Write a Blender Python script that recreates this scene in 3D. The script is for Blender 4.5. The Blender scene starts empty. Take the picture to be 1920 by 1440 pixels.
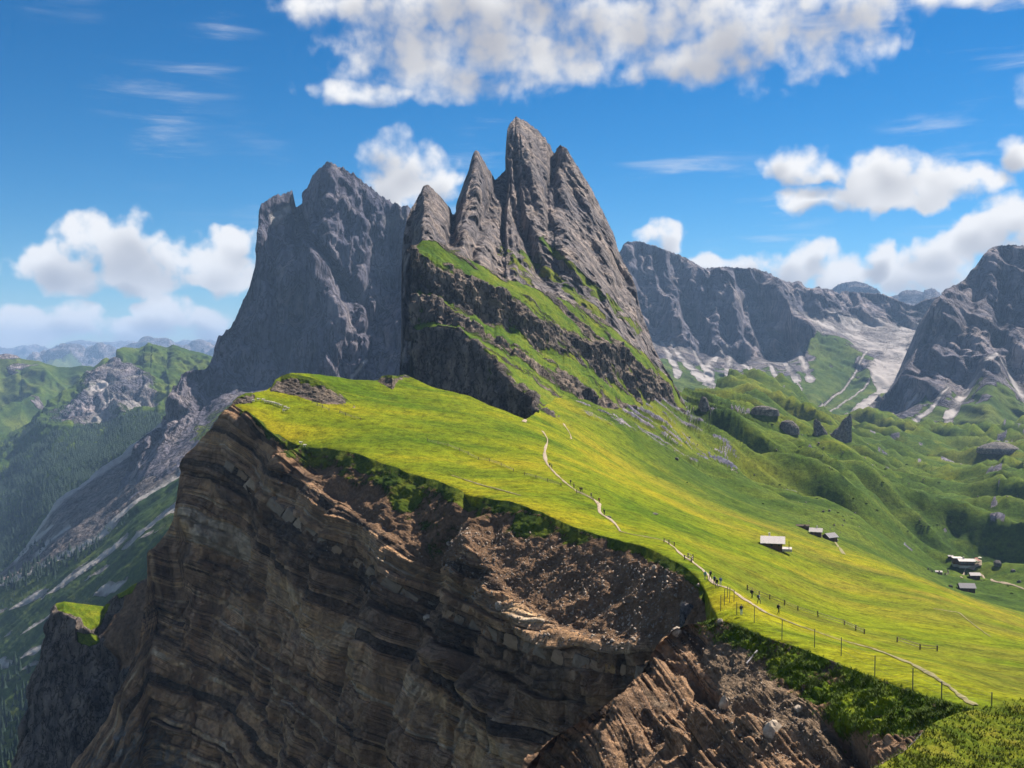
import bpy, math, random, time
import numpy as np
from mathutils import Vector
T0 = time.time()
random.seed(7)
rng = np.random.default_rng(7)
scene = bpy.context.scene
COL = scene.collection
R = math.radians

# ------------------------------------------------------------------ camera
F, U0, HZ = 2000.0, 960.0, 675.0          # focal length in photo pixels, principal column, horizon row
cam_d = bpy.data.cameras.new('camera')
cam_d.sensor_width = 36.0
cam_d.lens = 36.0 * F / 1920.0
cam_d.shift_y = -(720.0 - HZ) / 1920.0
cam_d.clip_start = 1.0
cam_d.clip_end = 60000.0
cam = bpy.data.objects.new('camera', cam_d)
cam.location = (0, 0, 0)
cam.rotation_euler = (R(90), 0, 0)
COL.objects.link(cam)
scene.camera = cam

# ------------------------------------------------------------------ sun, sky, exposure
SUN_AZ, SUN_EL = R(46), R(47)             # to the right of the view, ahead of the camera
SUN = Vector((math.sin(SUN_AZ) * math.cos(SUN_EL), math.cos(SUN_AZ) * math.cos(SUN_EL), math.sin(SUN_EL)))
sun_d = bpy.data.lights.new('sun', 'SUN')
sun_d.energy = 5.0
sun_d.angle = R(0.55)
sun_d.color = (1.0, 0.93, 0.82)
sun_o = bpy.data.objects.new('sun', sun_d)
sun_o.rotation_euler = SUN.to_track_quat('Z', 'Y').to_euler()
COL.objects.link(sun_o)
scene.view_settings.view_transform = 'Standard'
scene.view_settings.look = 'None'
scene.view_settings.gamma = 1.0
scene.view_settings.use_curve_mapping = False
scene.view_settings.exposure = 1.08
scene.render.engine = 'CYCLES'
cy = scene.cycles
cy.use_denoising = True
cy.max_bounces = 4
cy.diffuse_bounces = 2
cy.glossy_bounces = 1
cy.transmission_bounces = 2
cy.volume_bounces = 0
cy.transparent_max_bounces = 6
cy.use_adaptive_sampling = True
cy.adaptive_threshold = 0.02


class NT:
    """small helper that builds node trees"""
    def __init__(self, tree):
        self.t = tree
        self.N = tree.nodes
        self.L = tree.links

    def new(self, typ, **kw):
        n = self.N.new(typ)
        for k, v in kw.items():
            setattr(n, k, v)
        return n

    def put(self, sock, val):
        if isinstance(val, bpy.types.NodeSocket):
            self.L.new(val, sock)
        elif val is not None:
            if hasattr(sock.default_value, '__len__') and not isinstance(val, (int, float)):
                v = list(val)
                if len(sock.default_value) == 4 and len(v) == 3:
                    v.append(1.0)
                sock.default_value = v
            else:
                sock.default_value = val

    def math(self, op, a, b=None, c=None, clamp=False):
        n = self.new('ShaderNodeMath', operation=op, use_clamp=clamp)
        self.put(n.inputs[0], a)
        self.put(n.inputs[1], b)
        self.put(n.inputs[2], c)
        return n.outputs[0]

    def vmath(self, op, a, b=None, out=0):
        n = self.new('ShaderNodeVectorMath', operation=op)
        self.put(n.inputs[0], a)
        if b is not None:
            if op == 'SCALE':
                self.put(n.inputs['Scale'], b)
            else:
                self.put(n.inputs[1], b)
        return n.outputs['Value'] if op in ('LENGTH', 'DOT_PRODUCT', 'DISTANCE') else n.outputs[0]

    def mapping(self, vec, loc=(0, 0, 0), rot=(0, 0, 0), scale=(1, 1, 1), typ='POINT'):
        n = self.new('ShaderNodeMapping', vector_type=typ)
        self.put(n.inputs['Vector'], vec)
        n.inputs['Location'].default_value = loc
        n.inputs['Rotation'].default_value = rot
        n.inputs['Scale'].default_value = scale
        return n.outputs[0]

    def noise(self, vec, scale=1.0, detail=4.0, rough=0.55, dist=0.0, dims='3D', w=None, lac=2.0):
        n = self.new('ShaderNodeTexNoise', noise_dimensions=dims)
        if dims != '1D':
            self.put(n.inputs['Vector'], vec)
        if w is not None:
            self.put(n.inputs['W'], w)
        n.inputs['Scale'].default_value = scale
        n.inputs['Detail'].default_value = detail
        n.inputs['Roughness'].default_value = rough
        n.inputs['Lacunarity'].default_value = lac
        n.inputs['Distortion'].default_value = dist
        return n.outputs['Fac']

    def ramp(self, fac, stops, interp='LINEAR'):
        n = self.new('ShaderNodeValToRGB')
        n.color_ramp.interpolation = interp
        els = n.color_ramp.elements
        while len(els) < len(stops):
            els.new(0.5)
        for e, (p, c) in zip(els, stops):
            e.position = p
            e.color = (c[0], c[1], c[2], 1.0) if hasattr(c, '__len__') else (c, c, c, 1.0)
        self.put(n.inputs[0], fac)
        return n.outputs[0]

    def mix(self, fac, a, b, blend='MIX'):
        n = self.new('ShaderNodeMix', data_type='RGBA', blend_type=blend, clamp_factor=True)
        self.put(n.inputs[0], fac)
        self.put(n.inputs[6], a)
        self.put(n.inputs[7], b)
        return n.outputs[2]

    def smooth(self, x, lo, hi, a=0.0, b=1.0):
        n = self.new('ShaderNodeMapRange', interpolation_type='SMOOTHSTEP')
        self.put(n.inputs[0], x)
        self.put(n.inputs[1], lo)
        self.put(n.inputs[2], hi)
        self.put(n.inputs[3], a)
        self.put(n.inputs[4], b)
        return n.outputs[0]

    def attr(self, name):
        n = self.new('ShaderNodeAttribute', attribute_name=name)
        return n.outputs['Fac']


# --- the sky: Nishita air with procedural cumulus and cirrus at infinity
def px_dir(u, v):
    """photo pixel -> (azimuth, elevation) in degrees"""
    x, y, z = (u - U0) / F, 1.0, (HZ - v) / F
    return math.degrees(math.atan2(x, y)), math.degrees(math.atan2(z, math.hypot(x, y)))


def build_world():
    world = bpy.data.worlds.new('World')
    scene.world = world
    world.use_nodes = True
    nt = NT(world.node_tree)
    nt.N.clear()
    out = nt.new('ShaderNodeOutputWorld')
    bg = nt.new('ShaderNodeBackground')
    bg.inputs['Strength'].default_value = 0.085
    nt.L.new(bg.outputs[0], out.inputs['Surface'])
    sky = nt.new('ShaderNodeTexSky', sky_type='NISHITA')
    sky.sun_disc = False
    sky.sun_elevation = SUN_EL
    sky.sun_rotation = SUN_AZ
    sky.altitude = 2500.0
    sky.air_density = 1.0
    sky.dust_density = 0.6
    sky.ozone_density = 2.5
    tc = nt.new('ShaderNodeTexCoord')
    d = tc.outputs['Generated']
    sep = nt.new('ShaderNodeSeparateXYZ')
    nt.L.new(d, sep.inputs[0])
    az = nt.math('MULTIPLY', nt.math('ARCTAN2', sep.outputs[0], sep.outputs[1]), 180 / math.pi)
    el = nt.math('MULTIPLY', nt.math('ARCSINE', sep.outputs[2]), 180 / math.pi)
    cmb = nt.new('ShaderNodeCombineXYZ')
    nt.L.new(az, cmb.inputs[0])
    nt.L.new(el, cmb.inputs[1])
    vec = cmb.outputs[0]

    # cloud density as a node group of the direction (azimuth, elevation in degrees)
    # (u, v, half-width px, half-height px): lobes of every cumulus in view and their like around the horizon
    LOBES = [
        # long cumulus at the left
        (215, 470, 95, 62), (130, 500, 90, 45), (310, 500, 110, 50), (430, 490, 80, 55), (240, 520, 180, 26), (400, 525, 110, 22), (445, 465, 45, 38),
        # low bank on the left horizon
        (60, 612, 90, 40), (130, 605, 60, 36), (310, 592, 60, 34), (370, 608, 70, 28), (230, 618, 120, 22), (20, 630, 120, 24), (420, 630, 80, 20),
        # cumulus behind the peaks
        (735, 290, 48, 42), (765, 330, 78, 58), (815, 345, 60, 48), (740, 345, 60, 60),
        # pair to the right
        (1495, 310, 62, 30), (1470, 300, 34, 34), (1545, 325, 60, 22),
        (1655, 335, 92, 50), (1760, 345, 85, 38), (1580, 375, 110, 30), (1690, 370, 120, 34), (1810, 340, 70, 18),
        (1245, 442, 48, 28),
        # bank above the right skyline
        (1345, 492, 50, 22), (1420, 500, 80, 30), (1510, 500, 70, 40), (1530, 478, 34, 26), (1600, 520, 90, 42), (1650, 478, 36, 26), (1700, 520, 80, 44),
        (1770, 470, 60, 40), (1760, 510, 90, 44), (1840, 440, 60, 42), (1900, 410, 60, 44), (1910, 285, 30, 34), (1960, 440, 80, 60),
        # great cloud overhead
        (760, 60, 150, 95), (900, 20, 300, 95), (1000, 80, 260, 85), (860, 130, 170, 62), (700, 175, 125, 24), (1200, 40, 330, 85), (1400, 60, 290, 85), (1330, 110, 200, 45),
        (1560, 20, 190, 60), (1800, -10, 120, 26), (640, 10, 120, 50), (1100, -80, 700, 80),
        # more of the same sky outside the frame
        (-250, 520, 180, 60), (-420, 600, 220, 40), (2250, 430, 200, 70), (2500, 520, 260, 60), (2300, 120, 260, 90), (-620, 150, 260, 80),
        (1100, -420, 420, 120), (300, -700, 400, 150), (2000, -600, 420, 150),
    ]

    FILL_CLOUDS = [(120, 14, 16, 5), (150, 24, 14, 6), (178, 16, 18, 5), (-150, 20, 15, 6), (-120, 12, 18, 5), (-90, 26, 13, 6), (-60, 14, 12, 4), (85, 30, 12, 6), (165, 45, 22, 9), (-130, 48, 20, 9), (100, 52, 18, 8), (-60, 50, 18, 8), (30, 62, 26, 8)]  # unseen clouds behind and overhead, added to fill the shaded rock with light

    def density_group(name, det, billow):
        g = bpy.data.node_groups.new(name, 'ShaderNodeTree')
        g.interface.new_socket('Vector', in_out='INPUT', socket_type='NodeSocketVector')
        g.interface.new_socket('Density', in_out='OUTPUT', socket_type='NodeSocketFloat')
        q = NT(g)
        gi = q.new('NodeGroupInput')
        go = q.new('NodeGroupOutput')
        gv = gi.outputs[0]
        wob = q.new('ShaderNodeTexNoise', noise_dimensions='2D')
        q.put(wob.inputs['Vector'], gv)
        wob.inputs['Scale'].default_value = 0.42
        wob.inputs['Detail'].default_value = 2.0
        wv = q.vmath('SCALE', q.vmath('SUBTRACT', wob.outputs['Color'], (0.5, 0.5, 0.5)), 1.3)
        gw = q.vmath('ADD', gv, wv)
        sp = q.new('ShaderNodeSeparateXYZ')
        q.put(sp.inputs[0], gw)
        ga, ge = sp.outputs[0], sp.outputs[1]
        k = 180 / math.pi / F
        L = [(px_dir(u, v), 1 / (ru * k * 1.2), 1 / (rv * k * 1.2)) for (u, v, ru, rv) in LOBES] + [((a, e), 0.75 / w, 0.75 / h) for (a, e, w, h) in FILL_CLOUDS]
        while len(L) % 3:
            L.append(L[-1])

        def mad(x, m, c):
            n = q.new('ShaderNodeVectorMath', operation='MULTIPLY_ADD')
            for i, val in enumerate((x, m, c)):
                q.put(n.inputs[i], val)
            return n.outputs[0]
        acc = None
        for j in range(0, len(L), 3):          # three lobes at a time, one per vector component
            if j % 18 == 0 and acc is not None:
                ga = q.math('ADD', ga, q.math('MULTIPLY', q.vmath('LENGTH', acc), 1e-6))
            pr = L[j:j + 3]
            dx = mad(ga, [p[1] for p in pr], [-p[0][0] * p[1] for p in pr])
            dy = mad(ge, [p[2] for p in pr], [-p[0][1] * p[2] for p in pr])
            r2 = mad(dx, dx, q.vmath('MULTIPLY', dy, dy))
            acc = r2 if acc is None else q.vmath('MINIMUM', acc, r2)
        s3 = q.new('ShaderNodeSeparateXYZ')
        q.put(s3.inputs[0], acc)
        m = q.math('SMOOTH_MIN', q.math('SMOOTH_MIN', s3.outputs[0], s3.outputs[1], 0.15), s3.outputs[2], 0.15)
        base = q.math('SUBTRACT', 1.0, m)
        base = q.math('MAXIMUM', base, -1.5)
        fb = q.noise(gv, 0.5 if billow else 0.30, det, 0.52, dims='2D')
        den = q.math('ADD', base, q.math('MULTIPLY', q.math('SUBTRACT', fb, 0.5), 2.0 if billow else 1.2))
        if billow:
            vo = q.new('ShaderNodeTexVoronoi', feature='F1', voronoi_dimensions='2D')
            q.put(vo.inputs['Vector'], gw)
            vo.inputs['Scale'].default_value = 0.8
            vo.inputs['Detail'].default_value = 1.0
            vo.inputs['Roughness'].default_value = 0.5
            den = q.math('ADD', den, q.math('MULTIPLY', q.math('SUBTRACT', 0.45, vo.outputs['Distance']), 0.45))
        q.L.new(den, go.inputs[0])
        return g

    def dens(v, g):
        n = nt.new('ShaderNodeGroup')
        n.node_tree = g
        nt.L.new(v, n.inputs[0])
        return n.outputs[0]
    d0 = dens(vec, density_group('cloud_density', 6.0, True))
    d1 = dens(nt.vmath('ADD', vec, (0.25, 0.75, 0.0)), density_group('cloud_depth', 1.5, False))
    soft = nt.smooth(el, 7.0, 13.0, 0.7, 1.2)
    cover = nt.smooth(d0, -0.02, soft)
    # light: thin rims and sun-ward sides bright, thick bellies grey
    belly = nt.smooth(d1, 0.25, 1.3)
    white = nt.mix(belly, (5.8, 5.7, 5.6), (2.8, 2.8, 3.0))
    # cirrus: thin streaks
    cv = nt.mapping(vec, rot=(0, 0, R(-7)), scale=(0.10, 0.75, 1.0))
    c1 = nt.noise(cv, 1.0, 6.0, 0.62, 0.25, dims='2D')
    c2 = nt.noise(vec, 0.09, 2.0, 0.5, dims='2D')
    cir = nt.math('MULTIPLY', nt.smooth(c1, 0.50, 0.90), nt.smooth(nt.math('ADD', c2, nt.math('MULTIPLY', az, 0.004)), 0.45, 0.70))
    cir = nt.math('MULTIPLY', cir, 0.75)
    # low milky band of air near the horizon is left to the sky model and the haze
    hs = nt.new('ShaderNodeHueSaturation')
    hs.inputs['Hue'].default_value = 0.49
    hs.inputs['Saturation'].default_value = 1.48
    hs.inputs['Value'].default_value = 0.53
    nt.L.new(sky.outputs[0], hs.inputs['Color'])
    gm = nt.new('ShaderNodeGamma')
    gm.inputs['Gamma'].default_value = 1.18
    nt.L.new(hs.outputs[0], gm.inputs['Color'])
    deep = nt.vmath('SCALE', gm.outputs[0], 0.88)
    c = nt.mix(cir, deep, (5.2, 5.2, 5.3))
    c = nt.mix(cover, c, white)
    nt.L.new(c, bg.inputs['Color'])
    world.cycles.sampling_method = 'MANUAL'
    world.cycles.sample_map_resolution = 512


build_world()


# ------------------------------------------------------------------ numeric helpers
PERM = rng.permutation(256).astype(np.int32)
PERM = np.concatenate([PERM, PERM, PERM])
GR = rng.normal(size=(256, 3)).astype(np.float32)
GR /= np.linalg.norm(GR, axis=1)[:, None]


def perlin(p):
    p = np.asarray(p, np.float32)
    sh = p.shape[:-1]
    p = p.reshape(-1, 3)
    i = np.floor(p).astype(np.int32)
    f = p - i
    i &= 255
    w = f * f * f * (f * (f * 6 - 15) + 10)
    x0, y0, z0 = i[:, 0], i[:, 1], i[:, 2]
    fx, fy, fz = f[:, 0], f[:, 1], f[:, 2]
    A = PERM[x0] + y0
    B = PERM[x0 + 1] + y0
    AA, AB, BA, BB = PERM[A] + z0, PERM[A + 1] + z0, PERM[B] + z0, PERM[B + 1] + z0

    def gd(h, a, b, c):
        gg = GR[PERM[h]]
        return gg[:, 0] * a + gg[:, 1] * b + gg[:, 2] * c
    wx, wy, wz = w[:, 0], w[:, 1], w[:, 2]
    n00 = gd(AA, fx, fy, fz); n10 = gd(BA, fx - 1, fy, fz)
    a = n00 + wx * (n10 - n00)
    n01 = gd(AB, fx, fy - 1, fz); n11 = gd(BB, fx - 1, fy - 1, fz)
    b = n01 + wx * (n11 - n01)
    c0 = a + wy * (b - a)
    n00 = gd(AA + 1, fx, fy, fz - 1); n10 = gd(BA + 1, fx - 1, fy, fz - 1)
    a = n00 + wx * (n10 - n00)
    n01 = gd(AB + 1, fx, fy - 1, fz - 1); n11 = gd(BB + 1, fx - 1, fy - 1, fz - 1)
    b = n01 + wx * (n11 - n01)
    c1 = a + wy * (b - a)
    return ((c0 + wz * (c1 - c0)) * 1.5).reshape(sh)


def fbm(p, octs=4, gain=0.5, lac=2.03):
    p = np.asarray(p, np.float32)
    s = np.zeros(p.shape[:-1], np.float32)
    a = 1.0
    for k in range(octs):
        s += a * perlin(p * (lac ** k) + np.float32(17.3 * k))
        a *= gain
    return s


def ridged(p, octs=4, gain=0.5, lac=2.07):
    """0 in the gullies, about 1 on the ribs"""
    p = np.asarray(p, np.float32)
    s = np.zeros(p.shape[:-1], np.float32)
    a, tot = 1.0, 0.0
    for k in range(octs):
        n = 1.0 - np.abs(perlin(p * (lac ** k) + np.float32(31.7 * k))) * 1.6
        s += a * n
        tot += a
        a *= gain
    return s / tot


def ik(kn, x):
    kn = sorted(kn)
    return np.interp(x, [k[0] for k in kn], [k[1] for k in kn])


def sstep(x, lo, hi):
    t = np.clip((x - lo) / (hi - lo), 0, 1)
    return t * t * (3 - 2 * t)


def uvd(u, v, d):
    """photo pixel and depth in metres -> world"""
    u, v, d = np.broadcast_arrays(np.asarray(u, float), np.asarray(v, float), np.asarray(d, float))
    return np.stack([(u - U0) / F * d, d, (HZ - v) / F * d], -1)


def to_px(P):
    return U0 + P[..., 0] / P[..., 1] * F, HZ - P[..., 2] / P[..., 1] * F


def pdist(u, v, poly):
    """distance to a polyline, in photo pixels, and the position along it (0..1)"""
    best = np.full(u.shape, 1e9)
    par = np.zeros(u.shape)
    n = len(poly) - 1
    for k in range(n):
        (ax, ay), (bx, by) = poly[k], poly[k + 1]
        dx, dy = bx - ax, by - ay
        t = np.clip(((u - ax) * dx + (v - ay) * dy) / (dx * dx + dy * dy + 1e-9), 0, 1)
        dd = np.hypot(u - ax - t * dx, v - ay - t * dy)
        m = dd < best
        best = np.where(m, dd, best)
        par = np.where(m, (k + t) / n, par)
    return best, par


def inpoly(u, v, poly):
    inside = np.zeros(u.shape, bool)
    n = len(poly)
    for i in range(n):
        (x1, y1), (x2, y2) = poly[i], poly[(i + 1) % n]
        cond = ((y1 > v) != (y2 > v)) & (u < (x2 - x1) * (v - y1) / (y2 - y1 + 1e-12) + x1)
        inside ^= cond
    return inside


def softpoly(u, v, poly, soft):
    d, _ = pdist(u, v, list(poly) + [poly[0]])
    s = np.where(inpoly(u, v, poly), d, -d)
    return sstep(s, -soft, soft)


def loft(us, rows, subs):
    """rows: (v knots, depth knots) from the far edge to the near edge -> U, V, D, band+t"""
    Vs = [ik(r[0], us) for r in rows]
    Ds = [ik(r[1], us) for r in rows]
    V, D, B = [], [], []
    for k, n in enumerate(subs):
        last = k == len(subs) - 1
        for t in np.linspace(0, 1, n + (1 if last else 0), endpoint=last):
            V.append(Vs[k] * (1 - t) + Vs[k + 1] * t)
            D.append(Ds[k] * (1 - t) + Ds[k + 1] * t)
            B.append(np.full(len(us), k + t))
    return np.broadcast_to(us, (len(V), len(us))).copy(), np.array(V), np.array(D), np.array(B)


def smooth_rows(A, n, axis=0):
    for _ in range(n):
        B = A.copy()
        if axis == 0:
            B[1:-1] = (A[:-2] + 2 * A[1:-1] + A[2:]) / 4
        else:
            B[:, 1:-1] = (A[:, :-2] + 2 * A[:, 1:-1] + A[:, 2:]) / 4
        A = B
    return A


def gnormals(P):
    du = np.gradient(P, axis=1)
    dv = np.gradient(P, axis=0)
    n = np.cross(du, dv)
    n /= np.linalg.norm(n, axis=-1)[..., None] + 1e-9
    s = np.sign(np.sum(n * -P, -1))
    s[s == 0] = 1
    return n * s[..., None]


def stretch(P, f, k):
    """squeeze coordinates along f so that noise gets k times longer that way"""
    f = np.asarray(f, float)
    f = f / np.linalg.norm(f)
    a = P @ f
    return P - np.multiply.outer(a * (1 - 1.0 / k), f)


def wallq(P, k, lean=0.0, yk=0.15):
    """noise coordinates on a rock wall: long down the wall, leaning by an angle in the plane of the picture"""
    c, sn = math.cos(lean), math.sin(lean)
    a = P[..., 0] * c + P[..., 2] * sn
    b = -P[..., 0] * sn + P[..., 2] * c
    return np.stack([a, P[..., 1] * yk, b / k], -1)


def facets(Q, L, seed, octs=3, gain=0.5):
    """sum of planar facets with sharp creases over the wall coordinates of wallq: about -0.5..0.5"""
    s_ = np.zeros(Q.shape[:-1])
    g, tot = 1.0, 0.0
    for o in range(octs):
        a = Q[..., 0] / L + seed * 3.1 + o * 7.7
        b = Q[..., 2] / L + Q[..., 1] / L * 0.3 + seed * 1.7
        k = (a + b) * 0.366
        a, b = a + k, b + k
        i, j = np.floor(a), np.floor(b)
        fx, fy = a - i, b - j
        h = lambda x, y: np.modf(np.abs(np.sin(x * 127.1 + y * 311.7 + seed * 74.7 + o * 19.3) * 43758.5453))[0]
        v00, v11 = h(i, j), h(i + 1, j + 1)
        s_ += g * np.where(fx > fy, v00 * (1 - fx) + h(i + 1, j) * (fx - fy) + v11 * fy, v00 * (1 - fy) + h(i, j + 1) * (fy - fx) + v11 * fx)
        tot += g
        g *= gain
        L = L * 0.43
    return s_ / tot - 0.5


def toward(P, N, w=0.7):
    """direction of relief: mostly out of the wall towards the open side"""
    vdir = -P / np.linalg.norm(P, axis=-1)[..., None]
    n = vdir * w + N * (1 - w)
    return n / np.linalg.norm(n, axis=-1)[..., None]


def link(o, parent=None):
    COL.objects.link(o)
    if parent is not None:
        o.parent = parent
    return o


def grid_mesh(name, P, attrs=None, smooth=True):
    nr, nc = P.shape[:2]
    me = bpy.data.meshes.new(name)
    idx = np.arange(nr * nc, dtype=np.int32).reshape(nr, nc)
    q = np.stack([idx[:-1, :-1], idx[1:, :-1], idx[1:, 1:], idx[:-1, 1:]], -1).reshape(-1, 4)
    me.vertices.add(nr * nc)
    me.vertices.foreach_set('co', P.reshape(-1).astype(np.float32))
    me.loops.add(q.size)
    me.loops.foreach_set('vertex_index', q.reshape(-1))
    me.polygons.add(len(q))
    me.polygons.foreach_set('loop_start', np.arange(0, q.size, 4, dtype=np.int32))
    if smooth:
        me.polygons.foreach_set('use_smooth', np.ones(len(q), bool))
    me.update(calc_edges=True)
    for k, a in (attrs or {}).items():
        at = me.attributes.new(k, 'FLOAT', 'POINT')
        at.data.foreach_set('value', np.ascontiguousarray(a, np.float32).reshape(-1))
    return me


def poly_mesh(name, verts, faces, mats=None, smooth=False):
    me = bpy.data.meshes.new(name)
    me.from_pydata([tuple(v) for v in verts], [], [tuple(f) for f in faces])
    if smooth:
        me.polygons.foreach_set('use_smooth', np.ones(len(faces), bool))
    if mats is not None:
        me.polygons.foreach_set('material_index', np.array(mats, np.int32))
    me.update()
    return me


def tri_mesh(name, verts, tris, smooth=False, mats=None):
    verts = np.asarray(verts, np.float32)
    tris = np.asarray(tris, np.int32)
    me = bpy.data.meshes.new(name)
    me.vertices.add(len(verts))
    me.vertices.foreach_set('co', verts.reshape(-1))
    me.loops.add(tris.size)
    me.loops.foreach_set('vertex_index', tris.reshape(-1))
    me.polygons.add(len(tris))
    me.polygons.foreach_set('loop_start', np.arange(0, tris.size, 3, dtype=np.int32))
    if smooth:
        me.polygons.foreach_set('use_smooth', np.ones(len(tris), bool))
    if mats is not None:
        me.polygons.foreach_set('material_index', np.asarray(mats, np.int32))
    me.update(calc_edges=True)
    return me


def obj(name, me, mat=None, parent=None, kind=None, label=None, cat=None, group=None):
    o = bpy.data.objects.new(name, me)
    if mat is not None:
        for m in (mat if isinstance(mat, (list, tuple)) else [mat]):
            me.materials.append(m)
    link(o, parent)
    if kind:
        o['kind'] = kind
    if label:
        o['label'] = label
    if cat:
        o['category'] = cat
    if group:
        o['group'] = group
    return o


# ------------------------------------------------------------------ materials
def principled(nt, color, rough=0.9, normal=None, spec=0.15):
    out = nt.new('ShaderNodeOutputMaterial')
    b = nt.new('ShaderNodeBsdfPrincipled')
    nt.put(b.inputs['Base Color'], color)
    nt.put(b.inputs['Roughness'], rough)
    b.inputs['Specular IOR Level'].default_value = spec
    if normal is not None:
        nt.L.new(normal, b.inputs['Normal'])
    nt.L.new(b.outputs[0], out.inputs['Surface'])
    return b


def new_mat(name):
    m = bpy.data.materials.new(name)
    m.use_nodes = True
    m.node_tree.nodes.clear()
    return m, NT(m.node_tree)


def bump(nt, h, strength, dist, normal=None):
    n = nt.new('ShaderNodeBump')
    n.inputs['Strength'].default_value = strength
    n.inputs['Distance'].default_value = dist
    nt.put(n.inputs['Height'], h)
    if normal is not None:
        nt.L.new(normal, n.inputs['Normal'])
    return n.outputs[0]


def plain_mat(name, color, rough=0.8, var=0.25, scale=3.0, spec=0.2, metallic=0.0, stretchv=(1, 1, 1)):
    m, nt = new_mat(name)
    tc = nt.new('ShaderNodeTexCoord')
    v = nt.mapping(tc.outputs['Object'], scale=stretchv)
    n = nt.noise(v, scale, 5.0, 0.6)
    lo = [c * (1 - var) for c in color]
    hi = [min(1.0, c * (1 + var)) for c in color]
    c = nt.ramp(n, [(0.3, lo), (0.7, hi)])
    b = principled(nt, c, rough, bump(nt, n, 0.2, 0.02), spec)
    b.inputs['Metallic'].default_value = metallic
    return m


def terrain_mat(name, rock, grass, scree, dirt, s=1.0, streak=None, strata=False, bump_d=1.0, gstretch=None, gscale=0.03, scree_s=0.2, hband=None):
    """rock: 3 colours, grass: 3 colours, scree: 2, dirt: 2; s: rock noise scale in 1/m; attributes grass/scree/dirt carry where each lies"""
    m, nt = new_mat(name)
    geo = nt.new('ShaderNodeNewGeometry')
    pos = geo.outputs['Position']
    rv = pos
    if streak is not None:
        rv = nt.mapping(pos, rot=streak[0], scale=streak[1])
    n1 = nt.noise(rv, s, 8.0, 0.64)
    n2 = nt.noise(pos, s * 0.23, 4.0, 0.55)
    n3 = nt.noise(pos, s * 7.0, 5.0, 0.65)
    rc = nt.ramp(n1, [(0.34, rock[0]), (0.5, rock[1]), (0.66, rock[2])])
    tint = nt.ramp(n2, [(0.32, (0.72, 0.74, 0.80)), (0.68, (1.22, 1.15, 1.05))])
    rc = nt.mix(1.0, rc, tint, 'MULTIPLY')
    rc = nt.mix(0.55, rc, nt.ramp(n3, [(0.3, 0.55), (0.7, 1.35)]), 'MULTIPLY')
    nk = nt.noise(rv, s * 1.7, 5.0, 0.62)
    crack = nt.smooth(nt.math('ABSOLUTE', nt.math('SUBTRACT', nk, 0.5)), 0.0, 0.045)
    rc = nt.mix(1.0, rc, nt.ramp(crack, [(0.0, 0.42), (1.0, 1.06)]), 'MULTIPLY')
    h = nt.math('ADD', nt.math('ADD', nt.math('MULTIPLY', n1, 1.0), nt.math('MULTIPLY', n3, 0.35)), nt.math('MULTIPLY', crack, 0.35))
    if strata:
        sg = nt.attr('strata')
        sw = nt.math('ADD', sg, nt.math('MULTIPLY', nt.math('SUBTRACT', n1, 0.5), 0.5))
        l2 = nt.noise(None, 1.1, 3.0, 0.75, dims='1D', w=sw)
        tone = nt.math('ADD', nt.attr('tone'), nt.math('MULTIPLY', nt.math('SUBTRACT', n2, 0.5), 0.55))
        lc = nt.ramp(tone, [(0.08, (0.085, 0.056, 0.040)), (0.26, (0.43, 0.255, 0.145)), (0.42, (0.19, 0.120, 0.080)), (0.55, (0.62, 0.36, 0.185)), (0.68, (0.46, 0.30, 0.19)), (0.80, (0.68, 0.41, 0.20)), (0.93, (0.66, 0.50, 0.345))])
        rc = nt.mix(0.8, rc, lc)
        rc = nt.mix(nt.smooth(nt.noise(pos, s * 0.33, 3.0, 0.5), 0.42, 0.62, 0.05, 0.7), rc, nt.ramp(l2, [(0.36, 0.34), (0.47, 1.0), (0.66, 1.45)]), 'MULTIPLY')
        stain = nt.noise(nt.mapping(pos, scale=(1.0, 1.0, 0.22)), s * 0.9, 4.0, 0.6)
        rc = nt.mix(0.6, rc, nt.ramp(stain, [(0.34, 0.5), (0.52, 1.0), (0.7, 1.25)]), 'MULTIPLY')
        h = nt.math('ADD', h, nt.math('MULTIPLY', l2, 0.5))
    if hband:
        hb = nt.noise(nt.mapping(pos, scale=(0.08, 0.08, 1.0)), hband, 4.0, 0.65)
        rc = nt.mix(0.7, rc, nt.ramp(hb, [(0.34, 0.5), (0.5, 1.0), (0.66, 1.45)]), 'MULTIPLY')
    # scree
    sn = nt.noise(pos, scree_s, 6.0, 0.7)
    sc = nt.ramp(sn, [(0.3, scree[0]), (0.7, scree[1])])
    dn = nt.noise(pos, s * 3.0, 6.0, 0.68)
    dn2 = nt.noise(pos, s * 0.5, 3.0, 0.6)
    dc = nt.ramp(dn, [(0.3, dirt[0]), (0.66, dirt[1]), (0.8, [min(1, c * 1.9) for c in dirt[1]])])
    dc = nt.mix(0.6, dc, nt.ramp(dn2, [(0.3, 0.6), (0.7, 1.3)]), 'MULTIPLY')
    # grass: broad tints, dry streaks along the slope, clumps, dark tufts
    gv = pos if gstretch is None else nt.mapping(pos, rot=(0, 0, gstretch[0]), scale=gstretch[1])
    g1 = nt.noise(gv, gscale, 6.0, 0.62, 0.4)
    g2 = nt.noise(pos, gscale * 9, 6.0, 0.72)
    g3 = nt.noise(pos, gscale * 0.22, 3.0, 0.5)
    gt = nt.math('ADD', nt.math('MULTIPLY', g1, 0.62), nt.math('MULTIPLY', g3, 0.38))
    gc = nt.ramp(gt, [(0.40, grass[0]), (0.50, grass[1]), (0.62, grass[2])])
    cloudshade_forest = nt.ramp(gt, [(0.36, (0.020, 0.042, 0.006)), (0.48, (0.046, 0.078, 0.009)), (0.62, (0.090, 0.115, 0.013))])  # dark green: cloud shade put into the meadow colour, also forest ground
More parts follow.
